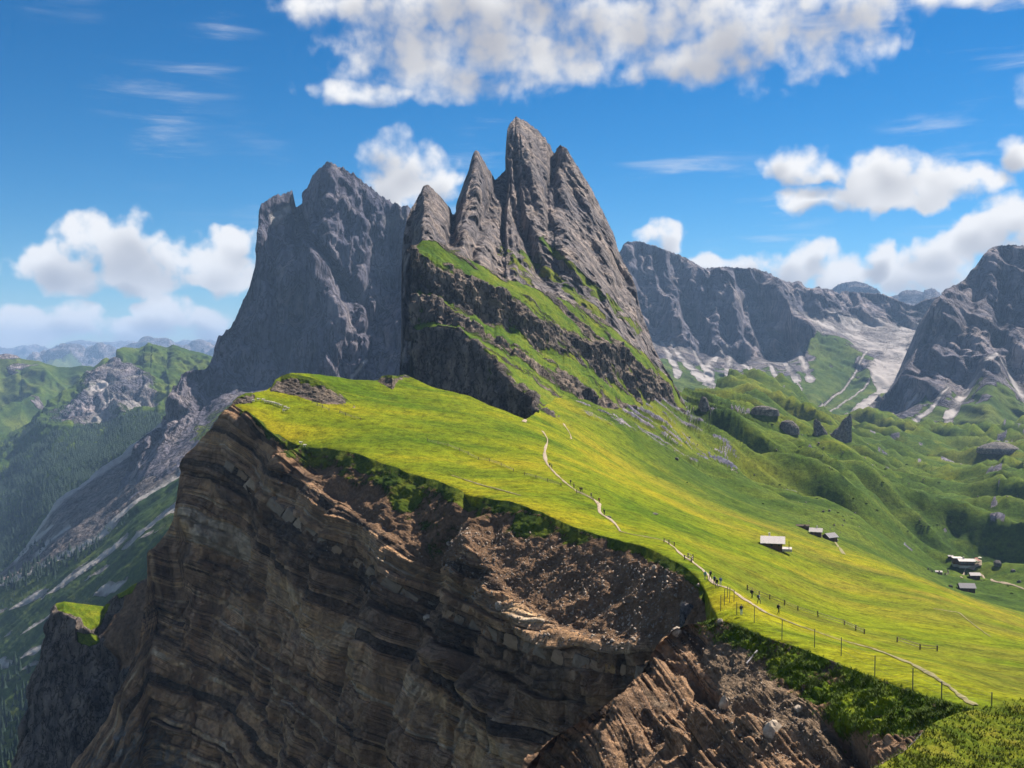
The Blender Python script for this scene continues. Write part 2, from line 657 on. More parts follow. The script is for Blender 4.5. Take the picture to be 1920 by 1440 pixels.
    gc = nt.mix(nt.attr('cloudshade_forest'), gc, cloudshade_forest)
    gc = nt.mix(nt.attr('dry'), gc, nt.ramp(gt, [(0.36, (0.062, 0.070, 0.010)), (0.50, (0.115, 0.105, 0.014)), (0.64, (0.185, 0.135, 0.024))]))
    gc = nt.mix(0.85, gc, nt.ramp(g2, [(0.34, 0.42), (0.5, 1.0), (0.68, 1.5)]), 'MULTIPLY')
    g4 = nt.noise(pos, gscale * 46, 3.0, 0.7)
    gc = nt.mix(0.7, gc, nt.ramp(g4, [(0.33, 0.35), (0.52, 1.05), (0.72, 1.5)]), 'MULTIPLY')
    # who lies where, with ragged borders
    rag = nt.math('MULTIPLY', nt.math('SUBTRACT', nt.noise(pos, s * 2.2, 6.0, 0.7), 0.5), 0.9)
    c = rc
    fd = nt.smooth(nt.math('ADD', nt.attr('dirt'), rag), 0.42, 0.6)
    c = nt.mix(fd, c, dc)
    fs = nt.smooth(nt.math('ADD', nt.attr('scree'), rag), 0.25, 0.85)
    c = nt.mix(fs, c, sc)
    fg = nt.smooth(nt.math('ADD', nt.attr('grass'), rag), 0.42, 0.6)
    c = nt.mix(fg, c, gc)
    gb = 0.020 / gscale / bump_d
    hh = nt.mix(fg, h, nt.math('ADD', nt.math('MULTIPLY', g2, gb), nt.math('MULTIPLY', g4, gb * 0.3)))
    hh = nt.mix(nt.math('MULTIPLY', fs, nt.math('SUBTRACT', 1.0, fg)), hh, nt.math('MULTIPLY', sn, 0.12 / scree_s / bump_d * 0.5))
    nrm = bump(nt, hh, 0.85, bump_d)
    principled(nt, c, 0.95, nrm, 0.03)
    return m


LIME = [(0.066, 0.065, 0.094), (0.142, 0.136, 0.175), (0.26, 0.232, 0.25)]
GRASS_LIT = [(0.062, 0.102, 0.004), (0.138, 0.160, 0.005), (0.24, 0.20, 0.008)]
GRASS_DRY = [(0.050, 0.085, 0.010), (0.085, 0.115, 0.012), (0.14, 0.135, 0.016)]
SCREE = [(0.27, 0.25, 0.245), (0.42, 0.385, 0.365)]
DIRT = [(0.13, 0.080, 0.050), (0.29, 0.18, 0.11)]
M_meadow = terrain_mat('meadow_grass', LIME, GRASS_LIT, [(0.30, 0.24, 0.17), (0.42, 0.34, 0.25)], DIRT, s=0.12, bump_d=0.5, gstretch=(R(58), (0.45, 1.0, 1.0)), gscale=0.028)
M_cliff = terrain_mat('layered_cliff_rock', [(0.11, 0.085, 0.068), (0.28, 0.205, 0.15), (0.46, 0.34, 0.24)], [(0.028, 0.05, 0.006), (0.06, 0.085, 0.008), (0.11, 0.12, 0.012)], [(0.16, 0.15, 0.14), (0.3, 0.27, 0.25)], DIRT, s=0.30, strata=True, bump_d=1.8, gscale=0.12)
M_tower = terrain_mat('dolomite_tower_rock', [(0.10, 0.092, 0.10), (0.225, 0.20, 0.20), (0.38, 0.31, 0.275)], GRASS_DRY, SCREE, DIRT, s=0.055, streak=((0, R(-24), 0), (1.0, 1.0, 0.16)), bump_d=13.0, gscale=0.03)
M_massif = terrain_mat('massif_rock', LIME, GRASS_DRY, SCREE, DIRT, s=0.022, streak=((0, 0, 0), (1.0, 1.0, 0.18)), bump_d=30.0, gscale=0.012, scree_s=0.05)
M_far = terrain_mat('far_mountain_rock', [(0.078, 0.077, 0.104), (0.165, 0.155, 0.185), (0.30, 0.255, 0.255)], [(0.035, 0.065, 0.012), (0.06, 0.09, 0.014), (0.10, 0.12, 0.02)], [(0.27, 0.245, 0.24), (0.40, 0.36, 0.345)], DIRT, s=0.014, streak=((0, 0, 0), (1.0, 1.0, 0.2)), bump_d=40.0, gscale=0.008, scree_s=0.03, hband=0.022)
M_slope = terrain_mat('valley_slope', [(0.09, 0.085, 0.09), (0.16, 0.14, 0.14), (0.25, 0.21, 0.2)], [(0.022, 0.045, 0.012), (0.045, 0.075, 0.014), (0.10, 0.12, 0.022)], [(0.25, 0.235, 0.225), (0.40, 0.36, 0.335)], DIRT, s=0.03, bump_d=14.0, gscale=0.02, scree_s=0.08)

# ------------------------------------------------------------------ the alpine meadow: one height field over the ridge and the valley
RIM = [(436, 757, 430), (470, 775, 421), (500, 800, 413), (530, 822, 405), (560, 836, 397), (619, 841, 388), (655, 849, 378), (710, 866, 362), (765, 884, 347),
       (819, 902, 333), (874, 924, 318), (910, 932, 309), (965, 943, 296), (1020, 964, 282), (1074, 986, 268), (1143, 1010, 250), (1203, 1025, 236),
       (1238, 1037, 227), (1269, 1052, 218), (1292, 1070, 209), (1307, 1087, 203), (1319, 1107, 195)]
CREST = [(1330, 1135, 180), (1345, 1160, 167), (1400, 1180, 158), (1450, 1200, 150), (1500, 1215, 143), (1550, 1235, 135), (1600, 1255, 128), (1650, 1275, 121),
         (1700, 1293, 114), (1750, 1310, 108), (1800, 1325, 102), (1850, 1335, 98), (1920, 1345, 95), (2010, 1357, 92), (2300, 1385, 88)]
TOP = [(436, 755, 434), (450, 750, 437), (478, 735, 446), (500, 731, 452), (545, 700, 480), (600, 704, 500), (700, 714, 520), (760, 705, 545), (800, 721, 530),
       (850, 735, 520), (900, 752, 510), (950, 772, 500), (985, 786, 490)]
INNER = [(600, 780, 432), (700, 800, 420), (700, 760, 460), (800, 830, 400), (800, 770, 465), (900, 860, 385), (900, 800, 440), (1030, 870, 385), (1000, 830, 430), (1090, 915, 345), (1130, 965, 300),
         (1165, 997, 268), (1250, 1017, 258), (1290, 1045, 235), (1330, 1085, 203), (1345, 1102, 191), (1365, 1116, 182), (1390, 1152, 166), (1410, 1125, 205), (1460, 1148, 192),
         (1620, 1222, 150), (1740, 1265, 122), (1500, 1142, 235), (1600, 1150, 265), (1450, 1080, 285), (1350, 1030, 315), (1550, 1090, 345), (1650, 1100, 365), (1750, 1130, 330),
         (1850, 1160, 330), (1920, 1180, 330), (1920, 1240, 205), (1800, 1240, 180), (1920, 1300, 130), (1745, 1097, 430), (1650, 1058, 470), (1550, 1030, 470), (1850, 1140, 420),
         (1920, 1165, 420), (2010, 1190, 420), (1450, 1018, 400), (1350, 978, 430), (1250, 925, 470), (1100, 850, 470), (1200, 880, 545), (1050, 810, 500),
         (1050, 748, 650), (1100, 772, 640), (1150, 795, 650), (1200, 810, 700), (1250, 800, 800), (1300, 850, 800), (1250, 845, 690), (1400, 940, 650), (1350, 835, 1000), (1530, 997, 600),
         (1600, 962, 850), (1500, 900, 1000), (1450, 855, 1150), (1745, 1078, 790), (1815, 1062, 860), (1812, 1106, 740), (1920, 1108, 760), (1760, 1074, 810), (1900, 1050, 900), (2010, 1110, 800),
         (1800, 1000, 1050), (1700, 962, 1150), (1700, 900, 1450), (1900, 900, 1550), (1900, 960, 1200), (2010, 960, 1250), (1650, 850, 1800), (1750, 827, 2100), (1920, 828, 2100), (2010, 828, 2100), (1580, 822, 1700),
         (1440, 738, 2000), (1400, 780, 1500), (1500, 780, 1900), (1300, 745, 1500), (1260, 722, 1250), (1270, 780, 950), (1320, 725, 2000), (1560, 800, 2050), (2300, 1330, 130), (2300, 1280, 205), (2300, 1245, 420), (2300, 1130, 800), (2300, 970, 1250), (2300, 832, 2100)]
CP = np.array(RIM + CREST + TOP + INNER, float)


def rbf_fit(cp, smooth=0.004):
    A = np.stack([(cp[:, 0] - 1100) / 420.0, np.log(cp[:, 2] / 300.0) * 1.5], -1)
    n = len(A)
    r = np.linalg.norm(A[:, None] - A[None], axis=-1)
    K = np.where(r > 1e-9, r * r * np.log(r + 1e-12), 0.0) + smooth * np.eye(n)
    Q = np.hstack([np.ones((n, 1)), A])
    M = np.block([[K, Q], [Q.T, np.zeros((3, 3))]])
    w = np.linalg.solve(M, np.concatenate([cp[:, 1], np.zeros(3)]))
    return A, w


RA, RW = rbf_fit(CP)


def v_base(u, d):
    sh = np.broadcast(u, d).shape
    a = ((np.broadcast_to(u, sh) - 1100) / 420.0).ravel()
    b = (np.log(np.broadcast_to(d, sh) / 300.0) * 1.5).ravel()
    out = RW[-3] + RW[-2] * a + RW[-1] * b
    for k in range(len(RA)):
        r2 = (a - RA[k, 0]) ** 2 + (b - RA[k, 1]) ** 2
        out += RW[k] * 0.5 * r2 * np.log(r2 + 1e-12)
    return out.reshape(sh)


def z_meadow(u, d):
    """height of the meadow on the sight line column u at depth d, with its swells and hummocks"""
    u, d = np.broadcast_arrays(np.asarray(u, float), np.asarray(d, float))
    x = (u - U0) / F * d
    z = (HZ - v_base(u, d)) / F * d
    P = np.stack([x, d, np.zeros_like(x)], -1)
    far = sstep(d, 520, 1100)
    valley = far * sstep(u, 1240, 1420)
    z = z + fbm(P / 26.0, 4, 0.55) * (0.5 + 1.1 * sstep(d, 350, 800))
    if np.any(far > 0):
        S = stretch(P, (0.75, -0.66, 0), 2.6)
        rd = ridged(S / 150.0, 3, 0.42)
        z = z + valley * ((rd - 0.55) * 95.0 + (ridged(stretch(P, (0.75, -0.66, 0), 1.8) / 55.0 + 3, 3, 0.45) - 0.55) * 13.0)
        z = z + far * sstep(u, 1120, 1200) * (1 - sstep(u, 1330, 1450)) * (ridged(stretch(P, (0.8, -0.6, 0), 3.0) / 60.0, 2, 0.4) - 0.5) * 9.0
    return z


def near_d(u):
    u = np.asarray(u, float)
    q = np.stack([u * 0.035, np.full_like(u, 2.7), np.zeros_like(u)], -1)
    return ik([(a, c) for a, b, c in RIM + CREST], u) * (1 + 0.005 * fbm(q, 4, 0.6) * sstep(u, 440, 500))


def far_d(u):
    return ik([(a, c) for a, b, c in TOP] + [(1000, 520), (1050, 665), (1100, 690), (1150, 720), (1200, 800), (1250, 980), (1290, 1300), (1340, 1900), (1400, 2250), (2320, 2250)], u)


def drape(u, v):
    """the ground point of the meadow seen at a photo pixel"""
    lo, hi = float(near_d(u)), float(far_d(u))
    ds = np.geomspace(lo, hi, 700)
    zs = z_meadow(np.full(700, float(u)), ds)
    vs = HZ - zs / ds * F
    k = np.argmax(vs <= v)
    if vs[k] > v:
        k = len(ds) - 1
    d = ds[k]
    if k > 0:
        t = (vs[k - 1] - v) / max(vs[k - 1] - vs[k], 1e-6)
        d = ds[k - 1] + np.clip(t, 0, 1) * (ds[k] - ds[k - 1])
    z = float(z_meadow(np.array([float(u)]), np.array([d]))[0])
    return Vector(((u - U0) / F * d, d, z))


def z_at(x, y):
    return float(z_meadow(np.array([U0 + x / y * F]), np.array([float(y)]))[0])


def build_meadow():
    us = np.concatenate([np.linspace(436, 1290, 360, endpoint=False), np.linspace(1290, 2010, 300, endpoint=False), np.linspace(2010, 2300, 50)])
    nr = 380
    dn, df = near_d(us), far_d(us)
    t = np.linspace(0, 1, nr)[:, None]
    D = dn * (df / dn) ** t
    U = np.broadcast_to(us, D.shape)
    Z = z_meadow(U, D)
    X = (U - U0) / F * D
    P = np.stack([X, D, Z], -1)
    # crumbling lip at the near edge, drop at the far edge of the plateau
    lip = np.exp(-(D / dn - 1) * 60)
    P[..., 2] -= lip ** 3 * 0.8
    Ug, Vg = to_px(P)
    rough = ridged(P / 45.0, 4)
    rk = np.zeros(D.shape)
    # crags on the far right slopes
    crag_zone = sstep(Ug, 1180, 1290) * sstep(D, 620, 900)
    rk = crag_zone * sstep(fbm(P / np.array([34.0, 34.0, 25.0]), 4), 0.62, 0.74)
    rk = np.maximum(rk, sstep(Ug, 1760, 1880) * sstep(D, 1150, 1350) * sstep(fbm(P / 70.0, 4), 0.40, 0.6))
    ap = softpoly(Ug, Vg, [(1060, 735), (1270, 715), (1340, 790), (1400, 880), (1360, 905), (1280, 860), (1200, 815), (1100, 780)], 22)
    sl = stretch(P, (0.72, 0.25, -0.45), 3.2)
    band = sstep(fbm(sl / 17.0 + 3, 4, 0.6), 0.16, 0.42) * ap
    P[..., 2] += band * (0.7 + 2.2 * np.clip(ridged(P / 12.0, 3), 0, 1))
    rk = np.maximum(rk, band)
    P[..., 2] += rk * (0.4 + 2.0 * np.clip(rough, 0, 1)) * sstep(D, 500, 1200)
    grass = 1.0 - 0.85 * rk
    scree = np.zeros(D.shape)
    cloudshade_forest = np.clip(sstep(D, 500, 760) * sstep(Ug, 1010, 1090) * 0.8 + sstep(Ug - (D - 480) * 0.9, 1010, 1180) * sstep(D, 430, 560) * 0.5 + fbm(P / 130.0, 3) * 0.35, 0, 1)  # cloud shadow over apron and right slopes, painted as darker grass
    dry = np.clip(sstep(Ug, 1180, 1480) * sstep(D / near_d(us), 1.12, 1.45) * (1 - sstep(D, 430, 620)) * (0.28 + fbm(P / 45.0, 3) * 0.9), 0, 0.8)
    cloudshade_forest = cloudshade_forest * sstep(Ug, 960, 1060)
    drop0 = P[:1].copy(); drop0[..., 2] -= 3.0; drop0[..., 1] += 1.0
    b1 = P[-1:].copy(); b1[..., 1] += 6; b1[..., 2] -= 5
    b2 = P[-1:].copy(); b2[..., 1] += 25; b2[..., 2] -= 60
    P = np.concatenate([drop0, P, b1, b2], 0)
    pad = lambda a, v0, v1: np.concatenate([np.full_like(a[:1], v0), a, np.full_like(a[:1], v1), np.full_like(a[:1], v1)], 0)
    me = grid_mesh('meadow', P, {'cloudshade_forest': pad(cloudshade_forest, 0.5, 0.5), 'dry': pad(dry, 0, 0), 'grass': pad(grass, 0.8, 0.6), 'scree': pad(scree, 0, 0), 'dirt': pad(scree, 0.6, 0.6)})
    return obj('meadow', me, M_meadow, kind='structure', label='sunlit yellow-green alpine meadow sloping from the cliff edge to the valley')


# ------------------------------------------------------------------ lofts
def back_rows(P, off, drop, n=5):
    rows = []
    for k in range(n, 0, -1):
        t = k / n
        r = P[0].copy()
        r[:, 1] += off * t
        r[:, 0] *= 1 + off * t / r[:, 1] * 0.5
        r[:, 2] -= drop * t ** 1.5
        rows.append(r)
    return np.concatenate([np.array(rows), P], 0)


def padb(a, n, val=0.0):
    return np.concatenate([np.full((n,) + a.shape[1:], val), a], 0)


def finish(name, P, U, V, attrs, mat, off, drop, label, nb=5, smooth=True):
    P = back_rows(P, off, drop, nb)
    at = {k: padb(a, nb, 0.0) for k, a in attrs.items()}
    for k in ('grass', 'scree', 'dirt'):
        if k not in at:
            at[k] = np.zeros(P.shape[:2])
    return obj(name, grid_mesh(name, P, at, smooth), mat, kind='structure', label=label)


def jag(us, amp, seed, f=0.05):
    q = np.stack([us * f, np.full_like(us, seed), np.zeros_like(us)], -1)
    return fbm(q, 5, 0.6) * amp


def crease(U, V, poly, w, amt):
    d, t = pdist(U, V, poly)
    return amt * np.exp(-(d / w) ** 2)


def z3(pts):
    return [(740 + x / 2.4, 200 + y / 2.4) for x, y in pts]


def z4(pts):
    return [(1120 + x / 2.4, 420 + y / 2.4) for x, y in pts]


def build_massif():
    us = np.linspace(215, 905, 460)
    sky = [(215, 935), (219, 930), (230, 905), (245, 880), (251, 862), (260, 842), (269, 825), (280, 815), (291, 805), (304, 800), (306, 785), (316, 775), (319, 757), (322, 740), (324, 724), (332, 722),
           (341, 703), (350, 696), (361, 694), (383, 694), (391, 688), (400, 665), (404, 648), (413, 628), (421, 622), (433, 610), (440, 600), (453, 570), (467, 540), (475, 500), (480, 450), (482, 430), (485, 393),
           (490, 382), (503, 372), (520, 366), (527, 369), (533, 362), (540, 358), (548, 357), (554, 364), (557, 384), (562, 372), (570, 357), (580, 347), (584, 335), (590, 325), (602, 316), (607, 310), (617, 305), (627, 307), (633, 312),
           (643, 314), (650, 320), (663, 326), (680, 340), (697, 353), (710, 365), (727, 375), (740, 380), (753, 387), (763, 384), (770, 391), (800, 420), (905, 480)]
    mid = [(215, 937), (260, 860), (300, 830), (345, 795), (400, 748), (450, 722), (500, 716), (560, 714), (620, 714), (700, 716), (780, 720), (905, 724)]
    low = [(215, 975), (260, 940), (345, 890), (400, 860), (450, 810), (500, 790), (905, 790)]
    rows = [(sky, [(215, 2150), (300, 2250), (350, 2300), (400, 2400), (480, 2560), (548, 2680), (556, 2740), (620, 2700), (770, 2800), (905, 2800)]),
            (mid, [(215, 2140), (300, 2200), (345, 2250), (400, 2320), (500, 2400), (620, 2350), (780, 2400), (905, 2400)]),
            (low, [(215, 2000), (345, 1980), (400, 1950), (600, 1900), (905, 1900)])]
    U, V, D, B = loft(us, rows, [230, 70])
    V[0] += jag(us, 3.2, 1.5, 0.16)
    V[:12] += jag(us, 1.5, 1.5, 0.12) * np.linspace(1, 0, 12)[:, None]
    P = uvd(U, V, D)
    N = gnormals(smooth_rows(smooth_rows(P, 12), 12, 1))
    N = toward(P, N)
    wq = fbm(P / 160.0, 3)[..., None] * 0.35
    wq = wq * 0.6
    Qf = wallq(P, 4.0, 0.05) + fbm(P / 140.0, 3)[..., None] * 30.0
    Qg = wallq(P, 3.5, -0.5) + fbm(P / 120.0 + 5, 3)[..., None] * 20.0
    Qh = wallq(P, 9.0, 0.03) + fbm(P / 60.0, 3)[..., None] * 9.0
    disp = (ridged(wallq(P, 6.0, 0.06) / 230.0 + wq, 2, 0.5) - 0.6) * 80.0 + facets(Qf, 190.0, 7, 2) * 170.0 + facets(Qg, 90.0, 8, 2) * 90.0 + facets(Qh, 40.0, 9, 2) * 62.0 + facets(Qh, 15.0, 4, 2) * 26.0
    disp *= 1 - 0.7 * sstep(B, 0.95, 1.15)
    fade = sstep(B, 0.0, 0.10)
    disp *= 0.25 + 0.75 * fade
    # great diagonal gully, side cracks, and the shoulder on the left
    for poly, w, a in [([(556, 372), (562, 410), (580, 440), (620, 490), (650, 525)], 7, -60), ([(650, 525), (690, 560), (700, 590)], 8, -35), ([(566, 430), (560, 500), (556, 590)], 9, -28),
                       ([(520, 395), (512, 440), (505, 520)], 10, -30), ([(690, 400), (705, 470), (690, 540)], 12, -26), ([(735, 400), (745, 480), (748, 560)], 10, -26), ([(620, 330), (640, 380), (690, 420)], 10, 25),
                       ([(590, 440), (600, 520), (640, 600)], 16, 36), ([(630, 560), (645, 600), (660, 650)], 14, 30)]:
        disp += crease(U, V, poly, w, a)
    P = P + N * disp[..., None]
    nz = np.abs(gnormals(P)[..., 2])
    n1 = fbm(P / 90.0, 4)
    scree = sstep(B + n1 * 0.5, 0.98, 1.3) * (0.30 + n1 * 0.5) * sstep(U, 400, 470)
    scree = np.maximum(scree, softpoly(U, V, [(505, 400), (545, 375), (556, 388), (530, 415), (512, 430)], 8) * 0.75)
    scree = np.maximum(scree, softpoly(U, V, [(700, 400), (762, 400), (765, 420), (725, 425)], 8) * 0.55)
    scree = np.maximum(scree, softpoly(U, V, [(560, 640), (620, 640), (600, 690), (540, 690)], 25) * (0.35 + n1 * 0.8))
    scree = np.maximum(scree, np.exp(-(pdist(U, V, [(690, 668), (660, 700), (630, 730)])[0] / 5) ** 2) * 0.9)
    grass = sstep(B, 1.0, 1.3) * sstep(n1, -0.05, 0.3) * 0.55
    return finish('massif', P, U, V, {'grass': grass, 'scree': scree}, M_massif, 900, 700, 'great grey-blue limestone massif behind the jagged towers, cut by a diagonal gully', smooth=False)


def build_towers():
    us = np.linspace(749, 1262, 430)
    sky = [(749, 700), (752, 640), (752.5, 520), (754, 460), (758, 432), (764, 408), (770, 392), (778, 380), (787, 365), (795, 350), (802, 348), (812, 357), (825, 368), (837, 383), (847, 393), (850, 399), (853, 395), (857, 377),
           (863, 362), (870, 343), (880, 320), (887, 297), (892, 283), (898, 291), (907, 303), (914, 314), (923, 329), (932, 338), (936, 330), (940, 325), (946, 317), (948, 292), (949, 265), (952, 242), (961, 226), (967, 222), (986, 228),
           (1002, 240), (1010, 246), (1015, 253), (1024, 260), (1027, 269), (1031, 271), (1038, 284), (1042, 279), (1048, 274), (1054, 273), (1063, 279), (1073, 296), (1086, 317), (1102, 342), (1119, 375), (1136, 408), (1150, 437), (1159, 467),
           (1169, 492), (1186, 521), (1194, 542), (1195, 554), (1202, 583), (1215, 617), (1227, 654), (1240, 679), (1254, 702), (1262, 716)]
    foot = z3([(15, 1240), (60, 1240), (85, 680), (150, 640), (230, 655), (300, 695), (400, 745), (480, 795), (600, 840), (700, 880), (850, 940), (950, 1000), (1030, 1080), (1130, 1150), (1200, 1230), (1262, 1300)])
    rows = [(sky, [(749, 930), (754, 1000), (802, 1100), (850, 1180), (892, 1300), (932, 1400), (965, 1560), (1038, 1500), (1060, 1450), (1136, 1350), (1194, 1230), (1240, 1120), (1262, 1070)]),
            (foot, [(749, 860), (775, 870), (900, 890), (1000, 920), (1100, 960), (1200, 1000), (1262, 1050)])]
    U, V, D, B = loft(us, rows, [300])
    V[0] += jag(us, 2.6, 2.5, 0.2)
    P = uvd(U, V, D)
    N = gnormals(smooth_rows(smooth_rows(P, 14), 14, 1))
    N = toward(P, N, 0.9)
    right = sstep(U, 900, 1010)[..., None]
    wq = fbm(P / 60.0, 3)[..., None] * 0.3
    wq = wq * 0.6
    Q = wallq(P, 7.0, -0.05) * (1 - right) + wallq(P, 8.0, 0.40) * right
    Q2 = wallq(P, 3.2, 0.75)
    Qf = wallq(P, 4.5, -0.05) * (1 - right) + wallq(P, 5.0, 0.36) * right + fbm(P / 40.0, 3)[..., None] * 9.0
    Qh = wallq(P, 10.0, -0.03) * (1 - right) + wallq(P, 11.0, 0.34) * right + fbm(P / 25.0, 3)[..., None] * 3.0
    disp = (ridged(Q / 80.0 + wq, 2, 0.5) - 0.6) * 26.0 + facets(Qf, 70.0, 1, 2) * 60.0 + facets(Qh, 22.0, 2, 2) * 40.0 + facets(Qh, 8.0, 3, 2) * 17.0 + facets(wallq(P, 1.6, 0.9), 22.0, 5, 2) * 12.0
    disp *= 0.10 + 0.90 * sstep(B, 0.0, 0.14)
    for poly, w, a in [([(850, 399), (846, 440), (838, 500), (830, 560)], 7, -22), ([(932, 338), (924, 380), (905, 420), (890, 470), (880, 520)], 8, -26), ([(1038, 284), (1036, 330), (1022, 370), (1030, 430)], 6, -26),
                       ([(948, 320), (955, 380), (985, 440), (1010, 500)], 9, -22), ([(1060, 300), (1075, 380), (1110, 460), (1140, 530), (1160, 590)], 10, -18),
                       ([(967, 225), (985, 300), (1005, 360), (1040, 440), (1080, 520)], 16, 22), ([(892, 285), (890, 340), (880, 400), (868, 450)], 12, 18), ([(802, 350), (800, 420), (795, 470)], 14, 14),
                       ([(1100, 360), (1125, 450), (1150, 520)], 12, 14), ([(930, 480), (940, 530), (960, 580)], 8, -18)]:
        disp += crease(U, V, poly, w, a)
    P = P + N * disp[..., None]
    n1 = fbm(P / 16.0, 4)
    grass = np.zeros(U.shape)
    for poly, w, a in [(z3([(570, 650), (660, 720), (800, 840), (930, 950)]), 9, 0.8), (z3([(660, 600), (740, 680), (850, 790), (930, 870)]), 7, 0.75), (z3([(960, 860), (1020, 930), (1100, 1010)]), 9, 0.7),
                       (z3([(490, 650), (560, 720), (600, 790)]), 16, 0.62), (z3([(230, 640), (400, 740), (600, 830), (850, 930)]), 10, 0.6), (z3([(150, 625), (300, 690)]), 7, 0.75)]:
        d, _ = pdist(U, V, poly)
        grass = np.maximum(grass, a * np.exp(-(d / w) ** 2))
    grass = grass + n1 * 0.5 * (grass > 0.05)
    return finish('jagged_peaks', P, U, V, {'grass': grass}, M_tower, 420, 330, 'row of jagged grey limestone towers rising to one tall blunt summit', smooth=False)


def build_ledges():
    us = np.linspace(768, 1300, 440)
    T1 = z3([(60, 640), (85, 628), (110, 610), (150, 600), (180, 602), (230, 630), (300, 670), (400, 720), (480, 770), (600, 805), (700, 845), (850, 905), (950, 965), (1030, 1045), (1130, 1115), (1200, 1190), (1245, 1235), (1350, 1420)])
    B1 = z3([(60, 660), (85, 652), (150, 685), (230, 725), (330, 790), (430, 835), (520, 875), (620, 930), (740, 995), (880, 1060), (950, 1062), (1040, 1100), (1120, 1160), (1190, 1240), (1245, 1290), (1350, 1450)])
    T2 = z3([(60, 850), (85, 842), (180, 846), (260, 880), (340, 930), (420, 970), (500, 1000), (600, 1065), (700, 1120), (800, 1135), (900, 1185), (980, 1245), (1100, 1315), (1200, 1375), (1260, 1425), (1350, 1520)])
    B2 = z3([(60, 860), (85, 850), (180, 858), (250, 912), (330, 972), (400, 1018), (480, 1060), (600, 1120), (700, 1180), (800, 1240), (900, 1290), (980, 1330), (1100, 1390), (1200, 1440), (1260, 1480), (1350, 1560)])
    T3 = z3([(60, 990), (85, 985), (200, 970), (290, 985), (350, 1015), (440, 1065), (520, 1115), (600, 1175), (700, 1245), (800, 1325), (900, 1395), (1000, 1440), (1260, 1560), (1350, 1600)])
    B3 = z3([(60, 1010), (85, 1005), (200, 985), (290, 998), (360, 1055), (440, 1118), (480, 1170), (560, 1270), (620, 1312), (650, 1385), (760, 1450), (900, 1510), (1000, 1560), (1260, 1660), (1350, 1700)])
    BT = z3([(60, 1300), (85, 1300), (300, 1400), (600, 1470), (650, 1490), (760, 1540), (900, 1590), (1000, 1640), (1260, 1740), (1350, 1780)])
    rows = [(T1, [(768, 835), (900, 870), (1000, 905), (1100, 950), (1200, 990), (1262, 1030), (1300, 1060)]),
            (B1, [(768, 815), (900, 825), (1000, 845), (1100, 890), (1200, 950), (1262, 1000), (1300, 1030)]),
            (T2, [(768, 806), (900, 808), (1000, 825), (1100, 862), (1200, 920), (1262, 975), (1300, 1000)]),
            (B2, [(768, 800), (815, 790), (900, 765), (1000, 775), (1100, 810), (1200, 880), (1262, 940), (1300, 970)]),
            (T3, [(768, 792), (860, 755), (900, 748), (1000, 748), (1100, 775), (1200, 850), (1262, 900), (1300, 930)]),
            (B3, [(768, 785), (861, 735), (890, 705), (923, 672), (940, 650), (973, 605), (1000, 565), (1011, 535), (1060, 560), (1115, 600), (1280, 700), (1300, 720)]),
            (BT, [(768, 770), (861, 718), (923, 655), (973, 590), (1011, 522), (1060, 540), (1115, 580), (1280, 680), (1300, 700)])]
    U, V, D, B = loft(us, rows, [60, 60, 34, 30, 44, 70])
    V[0] += jag(us, 1.5, 4.5, 0.2)
    wob = jag(us, 5.0, 6.5, 0.045)
    V += wob[None] * sstep(B, 0.3, 1.0) * (1 - sstep(B, 4.0, 4.9))
    U = U + (fbm(np.stack([V * 0.03, V * 0 + 8.2, V * 0], -1), 4, 0.6) * 11.0 + 4.0 + 6.0 * sstep(V, 480, 640)) * np.exp(-(U - 768) / 16.0)
    P = uvd(U, V, D)
    N = gnormals(smooth_rows(smooth_rows(P, 8), 8, 1))
    # grass ramps by band, cliffs between
    ramp = np.clip(1.25 - np.abs(B - 0.5) * 1.6, 0, 1) + np.clip(1.25 - np.abs(B - 2.5) * 1.6, 0, 1) + np.clip(1.25 - np.abs(B - 4.5) * 1.5, 0, 1)
    ramp = np.maximum(ramp, sstep(U, 1015, 1060) * sstep(B, 4.0, 4.5))
    ramp = np.clip(ramp, 0, 1)
    n1 = fbm(stretch(P, (0.83, -0.1, -0.55), 3.0) / 22.0, 4)
    n2 = ridged(stretch(P, (0, 0, 1), 2.5) / 30.0, 5, 0.55)
    grass = ramp * 0.8 + n1 * 0.75 + 0.08
    grass = np.where(B > 5.02, np.where(U < 1010, n1 * 0.6, 0.9), grass)
    grass *= 0.25 + 0.75 * sstep(U, 772, 790)
    rocky = 1 - np.clip(grass * 1.6, 0, 1)
    disp = rocky * ((n2 - 0.5) * 17.0 + fbm(P / 6.0, 4) * 2.6) + (1 - rocky) * fbm(P / 14.0, 3) * 1.2
    disp *= 0.3 + 0.7 * sstep(B, 0, 0.5)
    P = P + N * disp[..., None]
    return finish('grassy_ledges', P, U, V, {'grass': grass}, M_ledge, 160, 160, 'dark crag with bright green grass ledges slanting down to the right', smooth=False)


M_ledge = terrain_mat('ledge_rock', [(0.08, 0.068, 0.062), (0.18, 0.15, 0.13), (0.32, 0.255, 0.205)], [(0.045, 0.085, 0.008), (0.085, 0.125, 0.010), (0.14, 0.155, 0.012)], SCREE, DIRT, s=0.09,
                      streak=((0, 0, 0), (1.0, 1.0, 0.4)), bump_d=8.0, gscale=0.05)


